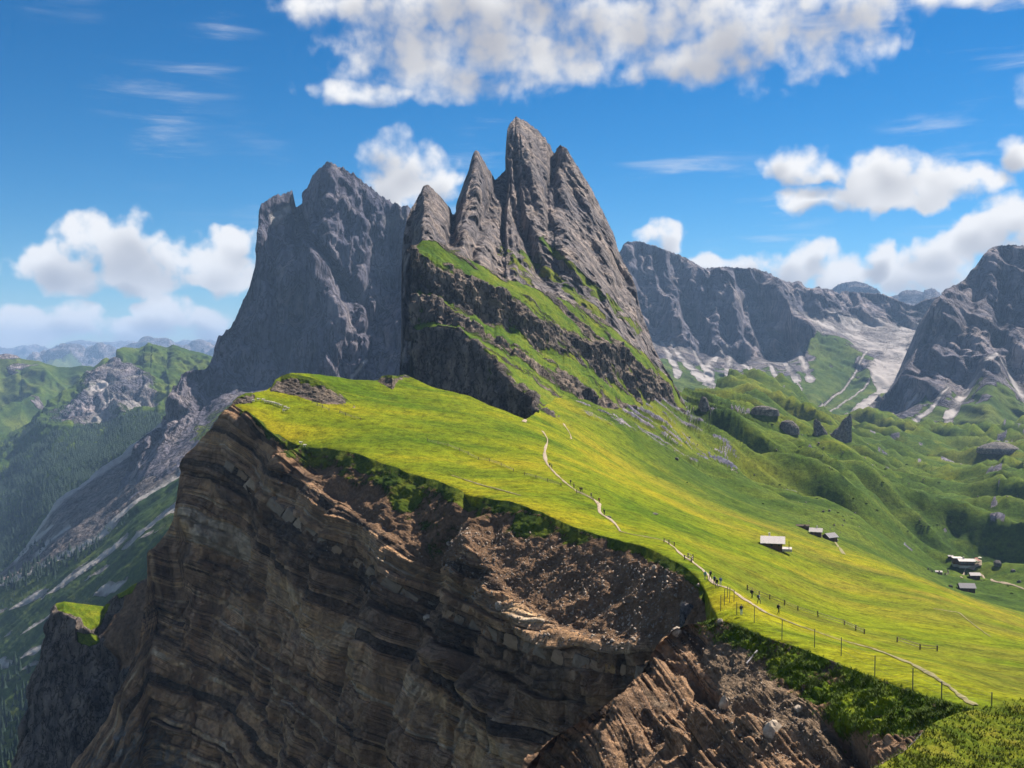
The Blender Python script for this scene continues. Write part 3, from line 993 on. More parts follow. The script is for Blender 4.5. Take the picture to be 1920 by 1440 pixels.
def build_right_mountains():
    us = np.linspace(1140, 1810, 400)
    sky = [(1140, 480), (1162, 472), (1170, 458), (1180, 452), (1199, 452), (1228, 460), (1257, 471), (1287, 483), (1307, 497), (1320, 504), (1353, 502), (1387, 500), (1412, 502), (1437, 511), (1462, 523), (1474, 527), (1487, 529), (1495, 526), (1503, 531),
           (1512, 541), (1537, 542), (1562, 547), (1574, 552), (1578, 546), (1612, 548), (1653, 551), (1678, 560), (1695, 567), (1712, 573), (1733, 563), (1753, 560), (1810, 560)]
    foot = [(1140, 600), (1230, 635), (1300, 658), (1400, 672), (1470, 668), (1508, 648), (1530, 602), (1600, 598), (1700, 606), (1810, 600)]
    low = [(1140, 740), (1330, 748), (1450, 760), (1540, 770), (1600, 795), (1810, 835)]
    rows = [(sky, [(1140, 4300), (1400, 4500), (1500, 4800), (1600, 5000), (1810, 4900)]),
            (foot, [(1140, 4000), (1300, 3950), (1400, 3900), (1500, 3950), (1535, 4550), (1600, 4750), (1700, 4600), (1810, 4300)]),
            (low, [(1140, 3000), (1400, 3000), (1550, 2900), (1810, 2700)])]
    U, V, D, B = loft(us, rows, [140, 90])
    V[0] += jag(us, 2.4, 7.5, 0.16)
    P = uvd(U, V, D)
    N = gnormals(smooth_rows(smooth_rows(P, 10), 10, 1))
    N = toward(P, N)
    Qf = wallq(P, 4.5, 0.03) + fbm(P / 220.0, 3)[..., None] * 50.0
    disp = (ridged(wallq(P, 7.0, 0.03) / 260.0 + 3, 2, 0.5) - 0.6) * 170.0 + facets(Qf, 230.0, 11, 2) * 330.0 + facets(Qf, 70.0, 12, 2) * 120.0 + facets(Qf, 24.0, 13, 1) * 40.0
    wall = (1 - sstep(B, 0.95, 1.12)) * sstep(B, 0.0, 0.12)
    disp = disp * (0.08 + 0.92 * wall)
    disp += (ridged(stretch(P, (0.25, -0.6, -0.75), 4.0) / 170.0, 4) - 0.5) * 55.0 * sstep(B, 1.0, 1.3)
    for poly, w, a in [([(1400, 560), (1395, 620), (1390, 670)], 9, -70), ([(1440, 545), (1470, 600), (1510, 640)], 14, 90), ([(1340, 540), (1345, 600), (1345, 650)], 14, 55), ([(1250, 560), (1260, 610)], 12, 50),
                       ([(1460, 555), (1468, 600), (1480, 650)], 8, -40), ([(1290, 560), (1300, 620)], 10, -50), ([(1520, 610), (1580, 650), (1625, 690)], 18, 60), ([(1620, 690), (1580, 740), (1540, 765)], 10, -35)]:
        disp += crease(U, V, poly, w, a)
    P = P + N * disp[..., None]
    n1 = fbm(P / 120.0, 4)
    scree = sstep(B, 0.95, 1.1) * (1 - sstep(B + n1 * 0.35, 1.28, 1.5)) * (0.42 + n1 * 0.6)
    for poly, w in [([(1257, 647), (1290, 690), (1328, 722)], 6), ([(1366, 650), (1328, 687), (1332, 726)], 7), ([(1370, 668), (1360, 734)], 8), ([(1387, 674), (1437, 732)], 6), ([(1445, 687), (1462, 726)], 6),
                    ([(1466, 670), (1495, 716)], 5), ([(1495, 653), (1520, 710)], 6), ([(1240, 640), (1270, 700)], 5), ([(1410, 690), (1418, 730)], 5), ([(1300, 660), (1345, 735)], 5), ([(1480, 690), (1500, 730)], 4)]:
        d, t = pdist(U, V, poly)
        scree = np.maximum(scree, (0.80 + n1 * 0.4) * np.exp(-(d / (w * (0.8 + 2.0 * t))) ** 2))
    bowl = softpoly(U, V, z4([(820, 350), (960, 400), (1200, 420), (1480, 420), (1480, 520), (1200, 620), (1170, 600), (1100, 530), (940, 475)]), 12)
    scree = np.maximum(scree, bowl * (0.72 + n1 * 0.35))
    rs = softpoly(U, V, z4([(1500, 470), (1440, 610), (1330, 740), (1200, 870), (1110, 860), (1250, 740), (1200, 660), (1300, 560)]), 10)
    scree = np.maximum(scree, rs * (0.85 + n1 * 0.3))
    for poly in [[(1530, 765), (1580, 730), (1610, 690), (1625, 668)], [(1550, 775), (1600, 745), (1630, 715)]]:
        d, t = pdist(U, V, poly)
        scree = np.maximum(scree, 0.95 * np.exp(-(d / 3.2) ** 2))
    grass = sstep(B + n1 * 0.3, 1.22, 1.5) * 0.95
    grass = np.maximum(grass, softpoly(U, V, z4([(950, 480), (1100, 560), (1180, 610), (1150, 660), (1000, 640), (920, 560)]), 10) * 0.85)
    grass = np.clip(grass - sstep(scree, 0.55, 0.8), 0, 1)
    a = finish('plateau_mountain', P, U, V, {'grass': grass, 'scree': scree}, M_far, 1500, 700, 'broad cliff-walled mountain beyond the right valley with pale scree cones', smooth=False)

    us = np.concatenate([np.linspace(1556, 2020, 270, endpoint=False), np.linspace(2020, 2330, 60)])
    sky = [(1556, 808), (1575, 795), (1600, 780), (1630, 762), (1660, 738), (1690, 705), (1710, 672), (1725, 645), (1735, 618), (1745, 590), (1753, 563), (1770, 555), (1787, 535), (1803, 525), (1828, 500), (1845, 478), (1853, 468), (1870, 460), (1891, 460),
           (1920, 463), (2020, 470), (2120, 500), (2330, 560)]
    foot = [(1556, 812), (1600, 800), (1650, 778), (1700, 748), (1750, 725), (1800, 702), (1850, 690), (1920, 700), (2020, 715)]
    low = [(1556, 822), (1700, 840), (2020, 850)]
    rows = [(sky, [(1556, 2600), (1700, 3000), (1753, 3350), (1870, 3500), (2020, 3400)]), (foot, [(1556, 2560), (1700, 2800), (1750, 2850), (1870, 2900), (2020, 2850)]), (low, [(1556, 2300), (2020, 2300)])]
    U, V, D, B = loft(us, rows, [170, 70])
    V[0] += jag(us, 3.0, 9.5, 0.12)
    P = uvd(U, V, D)
    N = gnormals(smooth_rows(smooth_rows(P, 10), 10, 1))
    N = toward(P, N)
    Qf = wallq(P, 3.0, -0.25) + fbm(P / 180.0, 3)[..., None] * 40.0
    disp = (ridged(wallq(P, 3.0, -0.25) / 210.0 + 7, 2, 0.5) - 0.6) * 90.0 + facets(Qf, 190.0, 14, 2) * 240.0 + facets(wallq(P, 2.0, 0.5), 60.0, 15, 2) * 95.0 + facets(Qf, 20.0, 16, 1) * 28.0
    disp *= 0.25 + 0.75 * sstep(B, 0, 0.10) * (1 - 0.8 * sstep(B, 1.0, 1.2))
    for poly, w, a2 in [([(1870, 640), (1820, 700), (1790, 760)], 16, -40), ([(1870, 640), (1900, 700), (1930, 760)], 14, -35), ([(1850, 680), (1855, 760), (1850, 820)], 30, 60), ([(1780, 560), (1770, 620), (1750, 680)], 14, 45),
                        ([(1830, 530), (1815, 600), (1800, 660)], 10, -35), ([(1890, 480), (1880, 560), (1875, 630)], 10, -35)]:
        disp += crease(U, V, poly, w, a2)
    P = P + N * disp[..., None]
    n1 = fbm(P / 90.0, 4)
    scree = sstep(B, 0.9, 1.1) * (1 - sstep(B + n1 * 0.5, 1.2, 1.6)) * (0.35 + n1 * 0.7)
    for poly, w in [(z4([(1800, 590), (1750, 650), (1640, 760), (1590, 850), (1550, 950)]), 13), (z4([(1800, 600), (1860, 690), (1940, 790)]), 9), (z4([(1440, 760), (1360, 820), (1260, 900)]), 7), (z4([(1340, 700), (1240, 780), (1130, 860)]), 14),
                    (z4([(1580, 740), (1500, 830), (1420, 880)]), 6)]:
        d, t = pdist(U, V, poly)
        scree = np.maximum(scree, (0.9 + n1 * 0.4) * np.exp(-(d / (w * (0.5 + 1.1 * t))) ** 2))
    grass = sstep(B + n1 * 0.4, 1.15, 1.45) * 0.95
    grass = np.clip(grass - sstep(scree, 0.55, 0.8), 0, 1)
    finish('bald_mountain', P, U, V, {'grass': grass, 'scree': scree}, M_far, 1200, 700, 'dark bald-topped mountain at the right edge with a white scree fan', 5, smooth=False)


def build_left():
    # green hill far left
    us = np.linspace(-80, 260, 150)
    rows = [([(-80, 672), (0, 664), (15, 663), (31, 666), (39, 672), (50, 674), (72, 677), (94, 684), (109, 688), (131, 689), (153, 685), (200, 690), (260, 705)], [(-80, 5200), (260, 5000)]),
            ([(-80, 900), (260, 900)], [(-80, 3700), (260, 3700)])]
    U, V, D, B = loft(us, rows, [130])
    V[0] += jag(us, 0.8, 11.5, 0.2)
    P = uvd(U, V, D)
    N = gnormals(smooth_rows(P, 6))
    disp = (ridged(stretch(P, (0.5, -0.6, -0.6), 2.5) / 420.0, 4, 0.5) - 0.5) * 150 * sstep(B, 0, 0.15)
    P = P + N * disp[..., None]
    n1 = fbm(P / 200.0, 4)
    grass = 0.95 - 0.9 * sstep(n1, 0.35, 0.6) * 0.6
    grass = grass * (1 - softpoly(U, V, [(-80, 650), (36, 650), (40, 672), (-80, 676)], 3) * 0.8)
    finish('green_hill', P, U, V, {'grass': grass}, M_far, 1200, 500, 'smooth green hill at the far left with a rocky knob on its crest')
    # ridge with green roof and pink screes
    us = np.linspace(-80, 440, 300)
    sky = [(-80, 870), (0, 815), (30, 806), (60, 790), (100, 757), (150, 712), (180, 685), (195, 671), (210, 670), (212, 660), (219, 655), (232, 651), (247, 652), (260, 653), (271, 648), (278, 642), (284, 644), (302, 649), (315, 651), (324, 646), (335, 650),
           (357, 657), (376, 661), (398, 668), (440, 690)]
    mid = [(-80, 920), (0, 868), (60, 832), (130, 795), (200, 795), (235, 775), (300, 768), (440, 760)]
    low = [(-80, 1200), (0, 1120), (110, 990), (300, 850), (440, 850)]
    rows = [(sky, [(-80, 3600), (0, 3700), (100, 4000), (200, 4300), (280, 4700), (440, 4700)]), (mid, [(-80, 3450), (60, 3500), (200, 3600), (440, 3700)]), (low, [(-80, 2350), (110, 2500), (300, 2700), (440, 2700)])]
    U, V, D, B = loft(us, rows, [120, 90])
    V[0] += jag(us, 0.9, 12.5, 0.2)
    P = uvd(U, V, D)
    N = gnormals(smooth_rows(P, 6))
    disp = (ridged(stretch(P, (0.3, -0.6, -0.7), 2.5) / 260.0 + 4, 5, 0.55) - 0.55) * 110 * sstep(B, 0, 0.2) * (1 - 0.5 * sstep(B, 1, 1.3))
    disp += crease(U, V, [(212, 664), (235, 680), (268, 692)], 6, -70)
    P = P + N * disp[..., None]
    n1 = fbm(P / 130.0, 4)
    pink = softpoly(U, V, [(150, 745), (185, 690), (215, 672), (245, 690), (285, 720), (300, 765), (235, 772), (200, 792), (120, 795), (100, 790)], 22)
    scree = pink * (0.40 + n1 * 1.0)
    scree = np.maximum(scree, softpoly(U, V, [(230, 755), (275, 740), (290, 768), (235, 775)], 10) * 0.7)
    scree = np.maximum(scree, softpoly(U, V, [(180, 770), (240, 770), (200, 795), (150, 790)], 8) * 0.75)
    grass = 0.95 - pink * 0.75 + n1 * 0.25
    P_ridge = P
    cloudshade_forest = softpoly(U, V, [(-80, 930), (0, 885), (60, 842), (100, 812), (140, 800), (200, 795), (232, 777), (300, 770), (440, 770), (440, 1300), (-80, 1300)], 8)
    scree = scree * (1 - cloudshade_forest)
    finish('green_roof_ridge', P, U, V, {'grass': np.maximum(grass, cloudshade_forest), 'scree': scree, 'cloudshade_forest': cloudshade_forest}, M_far, 1200, 500, 'hazy ridge with a tilted green roof and pinkish scree slopes')
    # slope below the north walls: stripes of scree and dwarf pine
    us = np.linspace(-80, 400, 260)
    R0 = [(-80, 1145), (0, 1075), (30, 1045), (110, 940), (160, 905), (220, 860), (300, 797), (400, 720)]
    R1 = [(-80, 1150), (0, 1092), (80, 1062), (150, 1025), (188, 1008), (260, 937), (345, 880), (400, 840)]
    R2 = [(-80, 1330), (0, 1270), (100, 1190), (200, 1110), (345, 980), (400, 930)]
    R3 = [(-80, 1500), (400, 1500)]
    rows = [(R0, [(-80, 2250), (110, 2350), (300, 2550), (400, 2550)]), (R1, [(-80, 2100), (0, 2000), (188, 1850), (345, 1950), (400, 1950)]), (R2, [(-80, 1500), (345, 1350), (400, 1350)]), (R3, [(-80, 1050), (400, 850)])]
    U, V, D, B = loft(us, rows, [50, 80, 80])
    D = smooth_rows(D, 10)
    P = uvd(U, V, D)
    N = gnormals(smooth_rows(P, 6))
    disp = (ridged(stretch(P, (-0.62, -0.1, -0.55), 5.0) / 80.0, 4, 0.5) - 0.5) * 16.0 + fbm(P / 25.0, 3) * 2.0
    P = P + N * disp[..., None]
    st = stretch(P, (-0.70, -0.05, -0.5), 9.0)
    n1 = fbm(st / 60.0, 4)
    n2 = fbm(P / 40.0, 3)
    sc = np.zeros(U.shape)
    for poly, w, amt in [([(345, 945), (328, 957), (197, 1044), (105, 1108), (55, 1128), (0, 1154), (-60, 1190)], 11, 1.0), ([(345, 962), (250, 1030), (160, 1090)], 5, 0.7), ([(300, 1045), (278, 1062), (240, 1086), (153, 1130), (110, 1160)], 9, 0.95), ([(345, 1020), (300, 1060), (240, 1100)], 6, 0.8),
                         ([(140, 1135), (94, 1160), (55, 1184), (0, 1219)], 6, 0.9), ([(120, 1190), (94, 1204), (44, 1230), (0, 1247)], 9, 0.95), ([(60, 1170), (20, 1192), (-40, 1225)], 4, 0.7), ([(150, 1205), (90, 1235), (40, 1262)], 5, 0.75), ([(200, 1060), (120, 1115), (60, 1150)], 4, 0.6)]:
        d, t = pdist(U, V + n1 * 5, poly)
        sc = np.maximum(sc, amt * np.exp(-(d / w) ** 2))
    sc = np.maximum(sc * (0.55 + 0.45 * sstep(n1, -0.5, 0.2)), sstep(B, 0.99, 1.0) * 0.0)
    # pink apron under the spur
    d0, _ = pdist(U, V, [(300, 800), (220, 862), (110, 942), (30, 1048)])
    pink = np.exp(-(d0 / 13) ** 2)
    sc = np.where(B < 1.0, np.maximum(pink * 0.9, 0.10 + n1 * 0.5), sc)
    for poly, w in [([(345, 885), (260, 940), (188, 1010), (150, 1030), (60, 1075), (0, 1100)], 7), ([(130, 985), (90, 1015), (60, 1050)], 4), ([(100, 985), (70, 1010), (40, 1045)], 4)]:
        d, t = pdist(U, V, poly)
        sc = np.maximum(sc, 0.95 * np.exp(-(d / w) ** 2))
    grass = np.where(B < 1.0, 0.12 + n2 * 0.4, 0.92)
    grass = np.clip(grass - sstep(sc, 0.5, 0.75), 0, 1)
    finish('scree_slope', P, U, V, {'grass': grass, 'scree': sc}, M_slope, 100, 80, 'striped slope of pale scree and dark green turf below the cliffs')
    return P_ridge, P


def build_far():
    """faint ranges on the horizon"""
    for name, d, sky, base, label in [
        ('blue_range', 15000, [(60, 690), (75, 675), (90, 661), (105, 650), (120, 646), (140, 650), (158, 659), (166, 655), (172, 648), (185, 647), (205, 651), (220, 660), (250, 655), (262, 646), (275, 637), (284, 634), (296, 638), (308, 635), (322, 642), (345, 648), (372, 645), (395, 652), (420, 662), (460, 690)], 700, 'pale blue hazy mountains on the horizon left of the great massif'),
        ('faint_range', 24000, [(-150, 650), (-60, 655), (0, 655), (40, 650), (60, 647), (90, 654), (130, 640), (150, 637), (190, 642), (230, 640), (280, 644), (340, 640), (380, 636), (420, 642), (500, 650)], 690, 'faintest pale range along the far left horizon'),
        ('blue_summits', 9000, [(1520, 580), (1560, 560), (1580, 548), (1592, 540), (1602, 534), (1612, 540), (1640, 552), (1670, 556), (1690, 551), (1700, 543), (1708, 546), (1722, 556), (1745, 562), (1800, 575)], 640, 'hazy blue summits peeping over the right saddle')]:
        us = np.linspace(sky[0][0], sky[-1][0], 220)
        rows = [(sky, [(0, d), (1, d)]), ([(0, base), (1, base)], [(0, d * 0.86), (1, d * 0.86)])]
        U, V, D, B = loft(us, rows, [40])
        V[0] += jag(us, 1.2, d * 0.01, 0.15)
        P = uvd(U, V, D)
        N = gnormals(smooth_rows(P, 4))
        P = P + N * ((ridged(stretch(P, (0, 0, 1), 2.0) / 1100.0, 4) - 0.55) * 520 * sstep(B, 0, 0.3))[..., None]
        P = np.concatenate([P, P[-1:] * np.array([1, 1, 1]) + np.array([0, -800, -500])], 0)
        pa = np.concatenate([B, B[-1:]], 0)
        finish(name, P, None, None, {'grass': sstep(pa, 0.5, 0.9) * 0.8, 'scree': pa * 0}, M_far, 1200, 900, label)


# ------------------------------------------------------------------ bedded rock
def hash01(a, b, k=0.0):
    x = np.sin(a * 127.1 + b * 311.7 + k * 74.7) * 43758.5453
    return x - np.floor(x)


def beds(sig, along, seed, tmean=1.3, tmax=5.0, amp=1.0, extra=()):
    """rock split into beds of uneven thickness and each bed into blocks: relief in metres and a tone 0..1 per block"""
    rr = np.random.default_rng(seed)
    b = [-260.0]
    while b[-1] < 140:
        b.append(b[-1] + float(np.clip(tmean * np.exp(rr.normal() * 0.75), 0.35, tmax)))
    b = np.array(b)
    for (lo, hi) in extra:                                  # thick marker beds
        b = np.concatenate([b[(b < lo) | (b > hi)], [lo, hi]])
        b.sort()
    th = np.diff(b)
    n = len(th)
    prot = rr.normal(size=n) * 0.55 * np.clip(th / tmean, 0.4, 1.5)
    tone = rr.random(n)
    wid = th * rr.uniform(2.0, 6.5, n) + 2.0
    off = rr.random(n) * 100
    i = np.clip(np.searchsorted(b, sig) - 1, 0, n - 1)
    t = (sig - b[i]) / th[i]
    x = along / wid[i] + off[i]
    c = np.floor(x)
    fr = x - c
    h = hash01(c, i.astype(float), seed)
    h2 = hash01(c, i.astype(float), seed + 5)
    gap = rr.random(n) < 0.3                                 # some beds are soft shale: recessed, unjointed
    joint = np.exp(-(np.minimum(fr, 1 - fr) * wid[i] / 0.30) ** 2)
    seam = np.exp(-(np.minimum(t, 1 - t) * th[i] / 0.20) ** 2)
    hard = np.where(gap[i], 0.0, 1.0)
    d = prot[i] - (1 - hard) * 0.7 + hard * ((h - 0.5) * 0.8 * np.clip(th[i] / 2.0, 0.25, 1.3) - joint * 0.5) - seam * 0.45
    d = d - np.where(h2 > 0.95, 0.9 * np.clip(th[i] / 2, 0.3, 1.2), 0) * hard  # blocks that fell out
    return d * amp, np.clip(0.86 * tone[i] + 0.14 * h2 - (1 - hard) * 0.12, 0, 1), i


# ------------------------------------------------------------------ the near cliffs
BAND = [(100, 1180), (280, 830), (340, 845), (430, 878), (460, 902), (500, 940), (600, 1010), (700, 1078), (780, 1128), (850, 1158), (950, 1200), (1050, 1234), (1150, 1256), (1250, 1264), (1350, 1266)]


def build_cliff():
    us = np.linspace(132, 1346, 660)
    top = [(132, 1450), (200, 1350), (240, 1280), (262, 1200), (272, 1130), (276, 1080), (281, 1035), (300, 1015), (318, 990), (329, 970), (333, 930), (338, 890), (343, 865), (352, 850), (372, 835), (392, 812), (400, 803), (406, 788), (422, 770)] + [(a, b) for a, b, c in RIM] + [(1346, 1160)]
    d0 = [(132, 392), (200, 398), (262, 408), (281, 418), (330, 424), (343, 427), (400, 430)] + [(a, c) for a, b, c in RIM] + [(1346, 186)]
    dv = [(132, 3), (281, 12), (343, 22), (400, 26), (436, 30), (500, 48), (560, 62), (619, 95), (700, 130), (765, 150), (800, 165), (840, 140), (874, 100), (910, 130), (965, 190), (1050, 212), (1150, 205), (1230, 185), (1292, 130), (1319, 80), (1346, 40)]
    dd = [(132, 1), (281, 3), (343, 5), (400, 7), (436, 9), (500, 12), (560, 18), (619, 27), (700, 36), (765, 38), (800, 38), (840, 40), (874, 34), (910, 36), (965, 43), (1050, 43), (1150, 37), (1230, 28), (1292, 18), (1319, 9), (1346, 4)]
    wall = [(132, 14), (281, 36), (343, 55), (436, 58), (560, 54), (700, 46), (800, 34), (900, 28), (1000, 18), (1100, 4), (1200, -6), (1346, 0)]
    tv, td = ik(top, us), ik(d0, us)
    on = (us >= 440) & (us <= 1322)
    td = np.where(on, near_d(us), td)
    tv = np.where(on, HZ - z_meadow(us, near_d(us)) / near_d(us) * F, tv)
    jv, jd = tv - ik(top, us), td - ik(d0, us)
    tv0, td0 = ik(top, us), ik(d0, us)
    mv, md = tv0 + ik(dv, us), td0 - ik(dd, us)
    bv, bd = np.full_like(us, 1530.0), md - ik(wall, us)
    mk = lambda a: list(zip(us, a))
    U, V, D, B = loft(us, [(mk(tv0), mk(td0)), (mk(mv), mk(md)), (mk(bv), mk(bd))], [150, 350])
    D = smooth_rows(D, 6)
    D = smooth_rows(D, 60)
    D[0] = td0
    D = D + jd[None] * np.exp(-B * 16)
    V = V + jv[None] * np.exp(-B * 16)
    P = uvd(U, V, D)
    N = gnormals(smooth_rows(smooth_rows(P, 10), 10, 1))
    # height above the marker bed, in metres: the bedding runs along it
    sig = (ik(BAND, us)[None] - V) / F * D
    sig = sig + fbm(P / 42.0, 3) * 3.2
    along = P @ np.array([0.49, -0.87, 0.0]) + fbm(P / 12.0 + 5, 2) * 1.2
    bd_, tone, _ = beds(sig, along, 11, 1.5, 5.0, 1.5, extra=((-2.2, 2.2), (-14.5, -9.5), (-31.0, -26.0)))
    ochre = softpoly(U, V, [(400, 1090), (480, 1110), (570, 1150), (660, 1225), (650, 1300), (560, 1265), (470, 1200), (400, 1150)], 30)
    pale = softpoly(U, V, [(345, 930), (400, 900), (440, 960), (470, 1040), (420, 1070), (350, 1060)], 25)  # sunlight on the left ledges, put into the bed tone
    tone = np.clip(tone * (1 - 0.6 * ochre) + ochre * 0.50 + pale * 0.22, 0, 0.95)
    upper = 1 - sstep(B, 0.88, 1.1)
    edge = sstep(B, 0.0, 0.25)
    rock = np.maximum(1 - upper, (1 - sstep(U, 520, 640)) * 0.9)
    butt = (ridged(stretch(P, (0.1, 0, 1), 2.4) / 52.0, 3, 0.5) - 0.58) * 26.0
    patch = 0.25 + 0.9 * sstep(fbm(P / 20.0 + 40, 3), -0.35, 0.4)
    blk = fbm(P / 7.5, 3, 0.55)
    crk = ridged(stretch(P, (0.05, 0, 1), 1.8) / 9.0 + 3, 3)
    disp = rock * (butt + bd_ * (0.15 + 1.1 * patch) + blk * 1.5 - np.clip(crk - 0.74, 0, 1) * 12.0) + (1 - rock) * (fbm(P / 9.0, 5, 0.58) * 1.5 + (ridged(stretch(P, (0, -0.6, -0.8), 3) / 22.0, 3) - 0.5) * 2.5)
    disp *= 0.12 + 0.88 * edge
    disp *= 1 - 0.65 * (1 - sstep(U, 400, 520)) * (1 - sstep(V - tv[None], 20, 130))
    N = toward(P, N, 0.45)
    for poly, w, a in [([(884, 938), (838, 1000), (796, 1062), (768, 1150), (756, 1220), (742, 1300), (705, 1440)], 15, -8.0), ([(884, 938), (865, 975), (822, 1040), (800, 1080)], 9, 3.0), ([(664, 1170), (640, 1240), (628, 1300), (618, 1440)], 9, -9.0),
                       ([(820, 1230), (880, 1275), (985, 1385), (1010, 1440)], 22, 8.0), ([(430, 890), (395, 960), (360, 1050)], 26, 4.0), ([(345, 1060), (300, 1200), (240, 1330)], 22, 5.0), ([(540, 1240), (560, 1330), (560, 1440)], 28, 5.0),
                       ([(690, 1150), (700, 1250), (690, 1400)], 26, 4.0), ([(860, 1090), (940, 1140), (1000, 1175)], 16, 2.5), ([(500, 960), (490, 1050), (470, 1160), (455, 1300)], 12, -5.0), ([(585, 1020), (575, 1100), (560, 1180)], 10, -4.5), ([(880, 1190), (870, 1260), (850, 1400)], 14, -5.0), ([(385, 1100), (370, 1250), (330, 1420)], 14, -5.5), ([(290, 1040), (297, 1120)], 7, 3.5), ([(310, 1030), (315, 1150)], 5, -3.0)]:
        disp += crease(U, V, poly, w, a)
    P = P + N * disp[..., None]
    n1 = fbm(P / 14.0, 4)
    n2 = fbm(P / 4.0, 3)
    below = V - tv[None]
    grass = 0.95 - sstep(below + n1 * 26, 4, 30) * 0.78
    bench = softpoly(U, V, [(470, 790), (560, 838), (660, 850), (780, 892), (880, 928), (840, 985), (800, 1050), (770, 990), (700, 930), (620, 895), (560, 880)], 22)
    grass = np.maximum(grass, bench * (0.62 + n1 * 0.5))
    rgt = softpoly(U, V, [(880, 925), (1000, 958), (1120, 1005), (1100, 1035), (980, 1020), (880, 985)], 18)
    grass = np.maximum(grass, rgt * (0.52 + n1 * 0.55))
    grass *= sstep(U, 425, 470)
    grass = np.where(B < 0.02, np.where(U > 440, 0.95, 0.2), grass)
    dirt = np.clip(upper * sstep(U, 520, 640) * 0.9 + n2 * 0.2, 0, 1)
    dirt = np.maximum(dirt, softpoly(U, V, [(900, 1250), (960, 1260), (1080, 1360), (1000, 1340)], 14) * 0.8)
    scree = softpoly(U, V, [(140, 1440), (250, 1330), (330, 1400), (420, 1520), (140, 1520)], 25) * (0.5 + n2 * 0.5)
    nb = 5
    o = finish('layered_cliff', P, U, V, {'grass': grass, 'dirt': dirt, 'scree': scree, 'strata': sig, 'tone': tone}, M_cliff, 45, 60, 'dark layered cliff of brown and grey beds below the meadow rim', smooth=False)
    return o, P, U, V, N, sig


